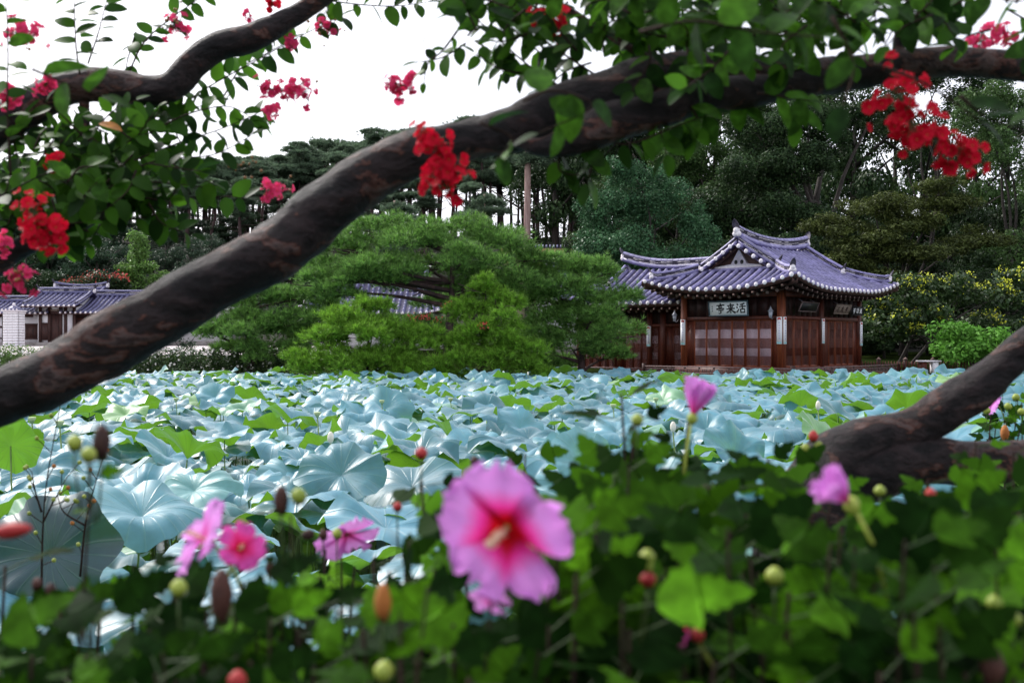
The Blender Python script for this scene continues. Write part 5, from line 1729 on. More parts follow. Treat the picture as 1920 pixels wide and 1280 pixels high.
def lotus():
    hi = []
    for v in range(8):
        V, Fc, uv = lotus_arrays(9, 48, v, droop=R.uniform(.08, .42), wave=R.uniform(.05, .105), cup=R.uniform(.20, .44), funnel=(v == 3))
        m = MB(); m.add(V, Fc, 0, uv); hi.append(m.mesh('leaf_blade', M['lotus'], True))
    mid = [lotus_arrays(5, 24, v, droop=R.uniform(.10, .50), wave=R.uniform(.06, .115), cup=R.uniform(.20, .44), funnel=(v == 13)) for v in range(10, 20)]
    low = [lotus_arrays(3, 16, v, droop=R.uniform(.10, .50), wave=R.uniform(.08, .14), cup=R.uniform(.20, .46), funnel=(v == 33)) for v in range(30, 42)]
    # positions: jittered grid
    pts = []
    y = 3.4
    while y < 36.0:
        half = y * .60 + 1.5
        st = .50
        x = -half
        while x < half:
            px_, py_ = x + R.uniform(-.24, .24), y + R.uniform(-.22, .22)
            if in_pond(px_, py_): pts.append((px_, py_))
            x += st
        y += .45
    rec = []
    for (x, y) in pts:
        s = R.uniform(.29, .44) * (1.0 if R.random() > .12 else .6)
        z = R.gauss(.93, .11) if R.random() < .78 else R.uniform(.35, .75)
        z = min(1.16, z)
        t = R.random()
        tilt = .10 + abs(R.gauss(0, .15)) if t < .80 else R.uniform(.30, .70)
        az = -PI / 2 + R.gauss(0, .9) if R.random() < .66 else PI / 2 + R.gauss(0, 1.0)
        rec.append((x, y, z, s, tilt, az))
    # a few taller ones that break the skyline in front of the pavilion and the pines
    for (px, py, D, s) in ((1722, 700, 33.5, .42), (1752, 712, 33, .34), (1700, 716, 33.2, .34), (690, 712, 31.5, .40), (1385, 716, 33.5, .42), (1460, 716, 33.2, .30)):
        p = at(px, py, D); rec.append((p.x, p.y, p.z, s, .5, R.uniform(3.6, 5.4)))
    # the big leaf facing the bank at the lower left and its neighbours
    special = [(95, 1040, 4.9, .25, 1.2, -PI / 2, 'very large dark blue green lotus leaf facing the bank at lower left', 0),
               (265, 970, 5.6, .30, .20, -1.2, 'wide blue green lotus leaf with a turned down rim right of the dark leaf', 2),
               (20, 835, 7.2, .20, 1.25, -PI / 2 + PI, 'yellow green lotus leaf seen from below at the left edge', 1),
               (640, 890, 7.4, .30, .62, -1.4, 'large upright pale blue lotus leaf catching the light in the middle of the near pond', 4),
               (365, 920, 7.0, .28, .50, -1.7, 'pale blue lotus leaf cupped towards the bank left of the middle', 5),
               (1090, 870, 7.5, .26, .75, -1.0, 'tilted pale lotus leaf just left of the tall hibiscus shoot', 6)]
    # nearest to the eye and inside the frame come first
    def vis(r):
        x, y = r[0], r[1]; u = x / y * F
        return abs(u) < 1000
    order = sorted(range(len(rec)), key=lambda i: (0 if vis(rec[i]) else 1, rec[i][1] - rec[i][3]))
    near = set(order[:285])
    def mat_of(x, y, z, s, tilt, az):
        # tilt the blade towards az
        ax = Vector((-math.sin(az), math.cos(az), 0))
        m = Matrix.Rotation(tilt, 4, ax) @ Matrix.Rotation(R.uniform(0, 6.28), 4, 'Z') @ Matrix.Scale(s, 4)
        m.translation = Vector((x, y, z)); return m
    G = 'lotus leaves standing over the pond'
    def single(r, mesh, label):
        x, y, z, s, tilt, az = r
        e = empty('lotus_leaf', (x, y, -.4)); tag(e, label, 'lotus leaf', G)
        mm = mat_of(0, 0, z + .4, s, tilt, az)
        inst('leaf_blade', mesh, e, mm)
        m = MB(); bx, by = R.uniform(-.12, .12), R.uniform(-.12, .12)
        m.tube([(bx, by, 0), (bx * .6, by * .6, (z + .4) * .5), (0, 0, z + .4 - .004)], [.009, .008, .006], 5); m.build('stalk', M['lotus_stalk'], e)
    for (px, py, D, s, tilt, az, lb, v) in special:
        p = at(px, py, D)
        me = hi[v]
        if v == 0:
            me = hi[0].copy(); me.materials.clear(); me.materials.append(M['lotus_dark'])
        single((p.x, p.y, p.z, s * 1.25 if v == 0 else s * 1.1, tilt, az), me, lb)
    cols = ((-2000, 'at the left edge'), (-700, 'left of the middle'), (-330, 'left of the tall shoot'), (0, 'behind the large pink bloom'), (220, 'behind the tall shoot'), (480, 'before the leaning trunk'))
    for i in order[:285]:
        x, y, z, s, tilt, az = rec[i]
        u = x / y * F
        reg = [c for lo, c in cols if u >= lo][-1]
        sz = 'broad' if s > .38 else ('medium' if s > .30 else 'small')
        fac = math.sin(az)
        if tilt < .22: how = 'lying nearly level'
        elif fac < -.4: how = 'tipped forward'
        elif fac > .4: how = 'tipped back'
        else: how = 'tipped ' + ('left' if math.cos(az) < 0 else 'right')
        ht = 'half sunk' if z < .72 else ('held high' if z > 1.03 else 'canopy height')
        row = 'nearest rows' if y < 6.5 else ('second band' if y < 8.5 else 'third band')
        single(rec[i], hi[(i * 5) % 8], f'{sz} lotus leaf {how}, {ht}, {row} {reg}')
    m = MB()
    st = MB()
    for i in order[285:]:
        x, y, z, s, tilt, az = rec[i]
        A_ = mid[i % 10] if y < 19 else low[i % 12]
        mm = np.array(mat_of(x, y, z, s, tilt, az))
        V = A_[0] @ mm[:3, :3].T + mm[:3, 3]
        m.add(V, A_[1], 0, A_[2])
        if y < 20: st.tube([(x + R.uniform(-.1, .1), y + R.uniform(-.1, .1), -.3), (x, y, z)], .008, 4, cap=False)
    tag(m.build('lotus_leaves', M['lotus'], None, True), 'pale blue green lotus leaves covering the rest of the pond out to the pavilion', 'lotus leaves', None, 'stuff')
    tag(st.build('lotus_stalks', M['lotus_stalk']), 'green lotus stalks standing in the water under the further leaves', 'lotus stalks', None, 'stuff')
    # seed pods and pale closed buds on their own stalks
    pods = [(112, 792, 9.5, 0), (520, 740, 17, 0), (595, 775, 11.5, 0), (620, 820, 8.6, 1), (716, 752, 15, 0), (990, 700, 30, 1), (1150, 760, 13, 0), (1230, 748, 15, 0), (1534, 760, 11, 1), (930, 745, 18, 0), (845, 748, 16, 0), (60, 785, 10.5, 0), (330, 748, 16, 0), (1262, 800, 9.5, 1)]
    wh_ = ['near the left edge', 'in the far middle left', 'in the middle left', 'bent on its stalk above the near leaves', 'before the young pine', 'before the pine beside the pavilion', 'left of the tall hibiscus shoot', 'behind the pink closed bloom', 'above the leaning trunk bend', 'before the upright young pine', 'between the two young pines', 'at the very left', 'under the big bough', 'right of the tall hibiscus shoot']
    for (px, py, D, k), w in zip(pods, wh_):
        p = at(px, py, D)
        e = empty('lotus_seed_pod' if k == 0 else 'lotus_bud', (p.x, p.y, -.3))
        tag(e, ('pale green lotus seed pod ' if k == 0 else 'creamy closed lotus bud ') + w, 'seed pod' if k == 0 else 'lotus bud')
        h = p.z + .3
        m = MB()
        if k == 0:
            m.tube([(0, 0, h - .05), (0, 0, h - .02), (0, 0, h + .012), (0, 0, h + .018)], [.008, .028, .042, .034], 12); m.build('pod', M['seedpod'], e, True)
        else:
            V, Fc = sphere_arr((0, 0, h), (.028, .028, .052), 10, 8); m.add(V, Fc); m.build('petals', M['lotus_petal'], e, True)
        m = MB(); m.tube([(.08, 0, 0), (.05, 0, h * .6), (0, 0, h - .04)], .007, 6); m.build('stalk', M['lotus_stalk'], e)


lotus()


# ------------------------------------------------------------------ crape myrtles (foreground)
def myrtle_leaf_mesh(name, mat, seed, joined=False):
    """oval leaf from (0,0,0) along +x, length 1; returns arrays or mesh"""
    rr = random.Random(seed); nx = 6
    V = []; bend = rr.uniform(.05, .28); tw = rr.uniform(-.2, .2)
    for i in range(nx + 1):
        t = i / nx
        w = .31 * (math.sin(PI * t ** .82) ** .62) if 0 < t < 1 else 0
        z = -bend * t * t
        for k in (-1, 0, 1):
            V.append((t, k * w, z + abs(k) * w * .22 + k * w * tw * t))
    Fc = []
    for i in range(nx):
        for k in range(2):
            a = i * 3 + k; Fc.append((a, a + 3, a + 4, a + 1))
    return np.array(V, float), np.array(Fc, dtype=np.int32)


ML = [myrtle_leaf_mesh('leaf', None, s) for s in range(4)]
MLM = []
for V, Fc in ML:
    m = MB(); m.add(V, Fc); MLM.append(m.mesh('leaf', M['myrtle_leaf'], True))
_m = MB(); _m.add(*ML[0]); ML_ORANGE = _m.mesh('leaf', M['leaf_orange'], True)


def floret_mesh(mat, seed):
    """six crinkled petals on thin claws"""
    rr = random.Random(seed); m = MB()
    for p in range(6):
        a = 2 * PI * p / 6 + rr.uniform(-.2, .2); lift = rr.uniform(-.1, .7)
        d = Vector((math.cos(a), math.sin(a), lift)).normalized(); s = Vector((-math.sin(a), math.cos(a), 0)); n = d.cross(s)
        V, uv = [], []
        rows = ((.04, .05), (.24, .18), (.48, .38), (.76, .48), (1.0, .32))
        for t, w in rows:
            for k in (-1, -.33, .33, 1):
                V.append(d * t + s * w * k + n * (rr.uniform(-.17, .17) * t)); uv.append((k * .5 + .5, t))
        Fc = [(i * 4 + k, i * 4 + k + 1, (i + 1) * 4 + k + 1, (i + 1) * 4 + k) for i in range(4) for k in range(3)]
        m.add(V, Fc, 0, uv)
    V, Fc = sphere_arr((0, 0, .05), .10, 6, 4); m.add(V, Fc, 1)
    return m.mesh('floret', [mat, M['bud_brown']], True)


FLO = [floret_mesh(M['floret'], s) for s in range(3)]
FLP = [floret_mesh(M['floret_pink'], s + 9) for s in range(3)]
_bm = MB(); _V, _F = sphere_arr((0, 0, 0), .5, 8, 6); _bm.add(_V, _F); BUDM = _bm.mesh('flower_bud', M['bud_brown'], True)


# no leaf grows across the blooms the photograph shows open to view: (px, py, radius px, distance)
BLOOMS = [(935, 1010, 125, .95), (1590, 940, 50, 1.05), (385, 1012, 62, 1.25), (448, 1030, 52, 1.2), (655, 1000, 55, 1.8), (1302, 750, 52, 1.5), (1720, 230, 95, 1.95), (822, 305, 80, 1.95), (75, 425, 55, 2.2), (920, 1118, 35, 1.0), (415, 1120, 35, 1.0), (718, 1130, 35, .95), (1452, 1080, 30, 1.0)]


def clear_of_blooms(p, sz):
    px, py = 960 + p.x / p.y * F, 640 - (p.z - CZ) / p.y * F
    m = .45 * sz / p.y * F
    return all(p.y > D + .02 or math.hypot(px - a, py - b) > r + m for a, b, r, D in BLOOMS)


class Myrtle:
    def __init__(s, label, origin):
        s.root = empty('crape_myrtle', origin); tag(s.root, label, 'tree')
        s.o = Vector(origin); s.leaves = []; s.joined_twigs = []

    def bough(s, pts, name='bough', mat='bark', seg=18, step=7, bump=.16, bscale=9):
        """pts: px, py, D, radius_px"""
        P = [tuple(at(a, b, c) - s.o) + (r / F * c,) for a, b, c, r in pts]
        S = spline(P, step)
        m = MB(); m.tube([Vector(p[:3]) for p in S], [max(.002, p[3]) for p in S], seg, bump=bump, bscale=bscale, seed=R.uniform(0, 9))
        return m.build(name, M[mat], s.root, True)

    def twig(s, pts, leaf=.062, gap=.030, r=.0032, nleaf=True, droop=.3, face=None, start=.15):
        """pts: px, py, D. Leaves stand in near-opposite pairs along it"""
        P = [tuple(at(*p) - s.o) for p in pts]
        S = [Vector(p) for p in spline(P, 6)]
        m = MB(); n = len(S)
        m.tube(S, [r * (1 - .6 * i / (n - 1)) for i in range(n)], 5); m.build('twig', M['twig'], s.root, True)
        if not nleaf: return
        L = [0]
        for i in range(1, n): L.append(L[-1] + (S[i] - S[i - 1]).length)
        T = L[-1]; d = T * start; side = 1
        while d < T:
            i = max(k for k in range(n) if L[k] <= d); i = min(i, n - 2)
            f = (d - L[i]) / max(1e-6, L[i + 1] - L[i]); p = S[i].lerp(S[i + 1], f); t = (S[i + 1] - S[i]).normalized()
            pl = t.cross(Vector((0, 1, 0)))                    # spreads across the view like a flat spray
            if pl.length < .1: pl = Vector((1, 0, 0))
            pl.normalize()
            dirv = (t * R.uniform(.15, .7) + pl * side * R.uniform(.7, 1.0) + Vector((0, R.uniform(-.55, .55), -droop * R.uniform(0, 1)))).normalized()
            nr = Vector((R.uniform(-.5, .5), R.uniform(-1, .1), R.uniform(.0, 1))).normalized()
            s.leaves.append((p, dirv, nr, leaf * R.uniform(.7, 1.2)))
            side = -side; d += gap * R.uniform(.6, 1.2)
        s.leaves.append((S[-1], (S[-1] - S[-2]).normalized(), Vector((0, -.5, 1)), leaf * .8))

    def fill(s, px0, px1, py0, py1, D0, D1, n, leaf=.06):
        """loose dense clump with a few twigs through it"""
        for k in range(n // 9):
            a = R.uniform(px0, px1), R.uniform(py0, py1), R.uniform(D0, D1)
            b = (a[0] + R.uniform(-110, 110), a[1] + R.uniform(-90, 90), a[2] + R.uniform(-.12, .12))
            c = ((a[0] + b[0]) / 2 + R.uniform(-20, 20), (a[1] + b[1]) / 2 + R.uniform(-20, 20), (a[2] + b[2]) / 2)
            s.twig([a, c, b], leaf=leaf, gap=.026, r=.003)

    def panicle(s, pts, n, size=.017, pink=False, spread=.028, buds=0, density=1.0):
        """pts: px, py, D along the axis; florets gather round it"""
        P = [at(*p) - s.o for p in pts]
        S = [Vector(p) for p in spline([tuple(p) for p in P], 6)] if len(P) > 1 else [P[0], P[0] + Vector((0, 0, .02))]
        m = MB(); m.tube(S, .0018, 5)
        T = []
        for k in range(int(n * 1.5)):
            b = S[R.randrange(len(S))]; off = Vector((R.gauss(0, 1), R.gauss(0, 1), R.gauss(0, 1))) * spread * .52
            T.append((b, b + off)); m.tube([b, b + off], .0009, 4, cap=False)
        bb = []
        for k in range(buds):
            b = S[R.randrange(len(S))]; off = Vector((R.gauss(0, 1), R.gauss(0, 1), R.gauss(0, 1))) * spread * .8
            bb.append(b + off); m.tube([b, b + off], .0008, 4, cap=False)
        o = m.build('flower_cluster', M['stem'], s.root)
        for b, q in T:
            dr = (q - b); dr = dr.normalized() if dr.length > 1e-5 else Vector((0, -1, 0))
            dr = (dr + Vector((0, -.6, .1))).normalized()
            inst('floret', R.choice(FLP if pink else FLO), o, frame_mat(q, dr.orthogonal(), dr, size * R.uniform(.52, .88)))
        for q in bb:
            inst('flower_bud', BUDM, o, Matrix.Translation(q) @ Matrix.Scale(R.uniform(.006, .010), 4))

    def finish(s, orange=None):
        """nearest leaves single, the rest joined"""
        L = [l for l in s.leaves if clear_of_blooms(l[0] + s.o + l[1] * l[3] * .5, l[3])]
        L = sorted(L, key=lambda l: (l[0] + s.o).y / l[3])
        for i, (p, d, nr, sz) in enumerate(L[:300]):
            inst('leaf', MLM[i % 4], s.root, frame_mat(p, d, nr, sz))
        if len(L) > 300:
            m = MB()
            for i, (p, d, nr, sz) in enumerate(L[300:]):
                mm = np.array(frame_mat(p, d, nr, sz)); V, Fc = ML[i % 4]
                m.add(V @ mm[:3, :3].T + mm[:3, 3], Fc)
            tag(m.build('foliage', M['myrtle_leaf_i'], s.root, True), kind='stuff')
        for (px, py, D) in (orange or []):
            o = inst('leaf', ML_ORANGE, s.root, frame_mat(at(px, py, D) - s.o, Vector((1, 0, -.1)), Vector((0, -.6, 1)), .06)); o['label'] = 'orange turning leaf'
        print('myrtle leaves', len(L))


T1 = Myrtle('old crape myrtle whose long bare bough slants up across the whole view from the left', (at(-560, 640, 2.6).x, 2.6, .6))
T1.bough([(-540, 1860, 2.6, 90), (-520, 1400, 2.6, 78), (-480, 1100, 2.5, 72), (-330, 900, 2.35, 64), (-160, 815, 2.3, 58), (0, 745, 2.2, 54), (110, 700, 2.2, 55), (200, 652, 2.2, 58), (280, 602, 2.2, 56), (350, 558, 2.2, 54), (450, 503, 2.2, 56), (540, 450, 2.2, 56), (615, 388, 2.2, 55),
          (700, 326, 2.2, 49), (790, 284, 2.2, 45), (880, 262, 2.25, 40), (960, 240, 2.25, 44), (1040, 214, 2.3, 52), (1120, 196, 2.3, 56), (1200, 165, 2.3, 50), (1290, 143, 2.35, 46), (1400, 143, 2.35, 40), (1500, 145, 2.35, 36), (1600, 138, 2.4, 32), (1700, 122, 2.4, 30), (1800, 115, 2.4, 28), (1930, 128, 2.4, 24), (2080, 150, 2.5, 20)], bump=.13, bscale=11, step=8, seg=22)
T1.bough([(1560, 150, 2.36, 26), (1440, 168, 2.3, 27), (1320, 182, 2.25, 30), (1240, 205, 2.22, 36), (1150, 232, 2.2, 38), (1080, 258, 2.18, 30), (1020, 276, 2.2, 18), (960, 262, 2.22, 10)], step=6)
T1.bough([(-490, 1050, 2.6, 60), (-470, 800, 2.8, 50), (-400, 560, 2.9, 46), (-260, 380, 3.0, 42), (-100, 290, 3.0, 40), (0, 235, 3.0, 38), (60, 198, 3.0, 37), (130, 166, 3.0, 33), (210, 162, 3.0, 31), (280, 172, 3.0, 30), (325, 160, 3.0, 30), (365, 118, 3.0, 29), (410, 88, 3.0, 27), (470, 72, 3.0, 26), (530, 42, 3.0, 23), (585, 8, 3.0, 20), (660, -50, 3.0, 18), (760, -120, 3.1, 15)], bump=.13, bscale=9)
T1.bough([(-440, 700, 2.8, 40), (-200, 600, 2.8, 26), (-60, 530, 2.8, 22), (10, 482, 2.8, 20), (70, 450, 2.8, 17), (140, 425, 2.8, 15), (190, 385, 2.85, 13), (170, 320, 2.95, 11), (160, 250, 3.0, 10), (158, 170, 3.0, 9)])
T1.bough([(1680, 125, 2.4, 12), (1690, 60, 2.4, 11), (1710, 0, 2.4, 10), (1740, -80, 2.4, 8)], name='bough', seg=10)
# sprays of the left crown
sprays = [
    [(190, 390, 2.9), (300, 375, 2.95), (400, 368, 3.0), (465, 372, 3.0)],
    [(230, 310, 2.9), (330, 270, 3.0), (420, 240, 3.05), (500, 205, 3.1)],
    [(200, 290, 3.0), (300, 230, 3.1), (380, 170, 3.1), (470, 120, 3.1), (560, 70, 3.2), (640, 30, 3.2)],
    [(220, 330, 2.8), (300, 300, 2.9), (400, 290, 2.9), (470, 255, 2.9)],
    [(170, 300, 3.0), (260, 240, 3.0), (330, 215, 3.1), (400, 190, 3.1)],
    [(240, 140, 3.1), (270, 80, 3.1), (320, 35, 3.2), (370, 0, 3.2), (420, -40, 3.2)],
    [(150, 140, 2.7), (143, 90, 2.7), (140, 30, 2.7), (138, -40, 2.7)],
    [(165, 120, 3.0), (185, 60, 3.0), (200, 0, 3.1)],
    [(20, 330, 2.5), (14, 200, 2.5), (15, 90, 2.5), (10, -30, 2.5)],
    [(160, 250, 3.0), (175, 300, 3.0), (200, 370, 2.9)],
    [(150, 420, 2.8), (200, 410, 2.85), (260, 410, 2.9), (300, 400, 2.9)],
    [(190, 340, 2.8), (260, 340, 2.85), (330, 345, 2.9), (390, 352, 2.9)],
    [(360, 300, 3.0), (330, 250, 3.0), (320, 200, 3.1)],
    [(420, 180, 3.2), (450, 130, 3.2), (500, 100, 3.2), (545, 75, 3.2)],
    [(560, -10, 3.1), (640, 5, 3.1), (730, 12, 3.1), (800, 5, 3.1)],
    [(280, 250, 3.0), (350, 215, 3.0), (430, 200, 3.05), (490, 235, 3.1)],
    [(255, 60, 3.2), (240, 110, 3.2), (235, 140, 3.2)],
]
for sp_ in sprays: T1.twig(sp_, leaf=.062, gap=.026)
T1.fill(40, 300, 250, 400, 2.7, 3.1, 620, .060)
T1.fill(-60, 170, 330, 440, 2.5, 2.9, 150, .064)
# centre top crown
T1.bough([(1260, 130, 2.35, 9), (1180, 90, 2.35, 7), (1100, 40, 2.4, 6), (1000, -20, 2.4, 5), (900, -60, 2.4, 4)], seg=8, bump=.05)
for sp_ in ([(1080, 180, 2.4), (1000, 130, 2.4), (920, 60, 2.4), (850, -10, 2.4)], [(1130, 150, 2.4), (1040, 90, 2.4), (960, 30, 2.4), (900, -30, 2.4)], [(1060, 60, 2.5), (960, 10, 2.5), (850, -5, 2.5), (760, -20, 2.5)],
            [(1220, 100, 2.4), (1140, 60, 2.4), (1080, 20, 2.4)], [(1000, 140, 2.4), (940, 130, 2.4), (890, 100, 2.4)], [(1250, 60, 2.5), (1180, 20, 2.5), (1100, -20, 2.5)]):
    T1.twig(sp_, leaf=.055, gap=.022)
T1.twig([(860, 55, 2.4), (830, 95, 2.4), (802, 120, 2.4), (795, 155, 2.4)], leaf=.035, gap=.05)
T1.fill(860, 1200, -30, 120, 2.2, 2.6, 330, .054)
T1.fill(1180, 1560, -40, 90, 1.9, 2.5, 520, .058)
T1.fill(1500, 1950, -50, 60, 1.9, 2.5, 420, .058)
# out of focus leaves close to the eye along the bough
for sp_ in ([(1200, 60, 1.45), (1300, 40, 1.4), (1420, 60, 1.4), (1540, 70, 1.4)], [(1560, 30, 1.4), (1600, 120, 1.4), (1580, 200, 1.4)], [(980, 190, 1.6), (1040, 170, 1.6), (1110, 200, 1.6), (1010, 250, 1.6)],
            [(900, 230, 1.6), (960, 260, 1.6), (930, 300, 1.6)], [(1640, 120, 1.5), (1740, 160, 1.5), (1840, 230, 1.5)], [(60, 130, 1.7), (130, 160, 1.7), (190, 180, 1.7)]):
    T1.twig(sp_, leaf=.066, gap=.045, r=.003)
T1.twig([(1800, 180, 1.5), (1850, 220, 1.5), (1930, 250, 1.5)], leaf=.07, gap=.05)
# hanging sprays below the bough
for sp_ in ([(1120, 260, 2.2), (1180, 270, 2.2), (1260, 240, 2.2), (1330, 215, 2.2)], [(1080, 270, 2.2), (1110, 300, 2.2), (1100, 345, 2.2)], [(1230, 215, 2.2), (1240, 250, 2.2), (1250, 290, 2.2)], [(1050, 275, 2.2), (1050, 320, 2.2), (1090, 330, 2.2)], [(1290, 190, 2.2), (1310, 230, 2.2), (1300, 260, 2.2)],
            [(1480, 160, 2.2), (1500, 200, 2.2), (1495, 235, 2.2)], [(1360, 180, 2.3), (1400, 205, 2.3)], [(1420, 175, 2.1), (1520, 190, 2.1)]):
    T1.twig(sp_, leaf=.062, gap=.024, droop=1.3)
# flowers
T1.panicle([(800, 250, 1.9), (830, 290, 1.9), (825, 330, 1.9), (845, 360, 1.9)], 44, .017, spread=.034)
T1.panicle([(1680, 160, 1.9), (1700, 210, 1.9), (1725, 250, 1.9), (1780, 270, 1.9), (1815, 300, 1.9)], 64, .018, spread=.045)
T1.panicle([(60, 390, 2.2), (80, 420, 2.2), (70, 445, 2.2), (110, 430, 2.2)], 46, .018, spread=.038)
T1.panicle([(730, 150, 2.6), (755, 160, 2.6), (770, 150, 2.6)], 16, .018, True, spread=.022, buds=3)
T1.twig([(800, 60, 2.6), (780, 120, 2.6), (765, 148, 2.6)], nleaf=False, r=.0012)
T1.panicle([(480, 160, 3.0), (520, 170, 3.0), (560, 165, 3.0), (580, 190, 3.0)], 30, .019, True, spread=.032, buds=8)
T1.panicle([(505, 205, 3.0), (512, 212, 3.0)], 6, .018, True, spread=.014)
T1.panicle([(30, 60, 2.7), (60, 75, 2.7)], 20, .018, True, spread=.036, buds=4)
T1.panicle([(310, 55, 3.2), (340, 40, 3.2)], 14, .017, True, spread=.034, buds=12)
T1.panicle([(540, 75, 3.2), (552, 85, 3.2)], 12, .018, True, spread=.02, buds=4)
T1.panicle([(595, 40, 3.2), (625, 55, 3.2), (610, 20, 3.2)], 12, .016, True, spread=.036, buds=14)
T1.panicle([(490, 350, 3.0), (510, 365, 3.0), (530, 352, 3.0)], 14, .017, True, spread=.024, buds=6)
T1.panicle([(450, 320, 3.0), (480, 310, 3.0)], 0, .018, True, spread=.03, buds=14)
T1.panicle([(1020, 35, 2.3), (1045, 60, 2.3)], 26, .018, spread=.032)
T1.panicle([(1820, 85, 2.5), (1860, 70, 2.5), (1890, 60, 2.5)], 26, .018, True, spread=.028)
T1.panicle([(20, 530, 2.6), (50, 520, 2.6)], 16, .018, True, spread=.032, buds=18)
T1.panicle([(5, 170, 2.6), (15, 185, 2.6)], 14, .018, True, spread=.03)
T1.panicle([(90, 155, 2.9), (75, 165, 2.9)], 10, .018, True, spread=.024)
T1.panicle([(85, 305, 2.7), (110, 300, 2.7)], 10, .017, spread=.022)
T1.panicle([(8, 460, 2.5)], 10, .018, True, spread=.022)
T1.panicle([(510, 8, 3.0)], 8, .018, spread=.02)
T1.panicle([(468, 35, 3.2)], 5, .015, True, spread=.018)
T1.finish(orange=[(185, 232, 2.6)])

T2 = Myrtle('leaning crape myrtle trunk rising out of the bushes to the right edge', (at(1500, 640, 2.5).x, 2.5, .6))
T2.bough([(1440, 1880, 2.5, 105), (1460, 1500, 2.5, 95), (1480, 1200, 2.5, 88), (1490, 1020, 2.5, 84), (1530, 930, 2.5, 72), (1568, 868, 2.5, 60), (1625, 828, 2.5, 42), (1710, 803, 2.5, 36), (1780, 765, 2.5, 40), (1850, 715, 2.5, 38), (1910, 662, 2.5, 34), (1980, 600, 2.5, 32), (2080, 500, 2.6, 28)], bump=.17, bscale=8, seg=22)
T2.bough([(1560, 900, 2.5, 60), (1640, 880, 2.5, 52), (1740, 862, 2.5, 46), (1830, 868, 2.5, 42), (1930, 860, 2.5, 38), (2080, 840, 2.6, 34)], bump=.17, bscale=8, seg=18)
T2.finish()


# ------------------------------------------------------------------ rose of sharon bushes (foreground)
def hib_leaf_arr(seed):
    """three-lobed toothed blade along +x, length 1"""
    rr = random.Random(seed)
    half = [(0, 0), (.01, .10), (.08, .20), (.17, .28), (.21, .35), (.30, .37), (.40, .46), (.44, .34), (.42, .22), (.50, .19), (.58, .25), (.62, .19), (.71, .20), (.76, .12), (.88, .10), (1.0, 0)]
    bend = rr.uniform(.05, .35); tw = rr.uniform(-.25, .25); cupv = rr.uniform(-.10, .22)
    def P(x, y):
        y *= rr.uniform(.95, 1.06)
        return (x, y, -bend * x * x + cupv * abs(y) + tw * y * x)
    V = []; n = len(half)
    mid = [(x, 0) for x, _ in half]
    for x, y in half: V.append(P(x, y))
    for x, y in half: V.append((x, 0, -bend * x * x))
    for x, y in half: V.append(P(x, -y))
    Fc = []
    for i in range(n - 1):
        Fc.append((n + i, n + i + 1, i + 1, i)); Fc.append((2 * n + i, 2 * n + i + 1, n + i + 1, n + i))
    return np.array(V, float), np.array(Fc, dtype=np.int32)


HLA = [hib_leaf_arr(s) for s in range(5)]
HLM = []
for V, Fc in HLA:
    m = MB(); m.add(V, Fc); HLM.append(m.mesh('leaf', M['hib_leaf'], False))


def petal_arr(open_=1.0, seed=0, w=.62):
    """petal from the origin along +x, bowed; z is the flower axis"""
    rr = random.Random(seed); V, uv = [], []
    nx, ny = 9, 9
    ph = rr.uniform(0, 6)
    for i in range(nx + 1):
        t = i / nx
        ww = w * (.16 + .84 * math.sin(min(1, t * 1.02) * PI * .62) ** 1.3)
        if t > .82: ww *= math.sqrt(max(0, 1 - ((t - .82) / .205) ** 2)) * .9 + .1
        for k in range(ny + 1):
            s = 2 * k / ny - 1
            x = t; y = s * ww
            rip = .095 * t ** 3 * math.sin(s * 8 + ph) + .035 * t * math.sin(s * 15 + ph * 2)
            z = open_ * (.42 * t - .30 * t * t) + abs(s) ** 2 * .10 * t + rip
            if t > .75: x += (t - .75) * .30 * math.sin(s * 9 + ph * 1.7)
            V.append((x, y, z)); uv.append((k / ny, t))
    Fc = [(i * (ny + 1) + k, (i + 1) * (ny + 1) + k, (i + 1) * (ny + 1) + k + 1, i * (ny + 1) + k + 1) for i in range(nx) for k in range(ny)]
    return V, Fc, uv


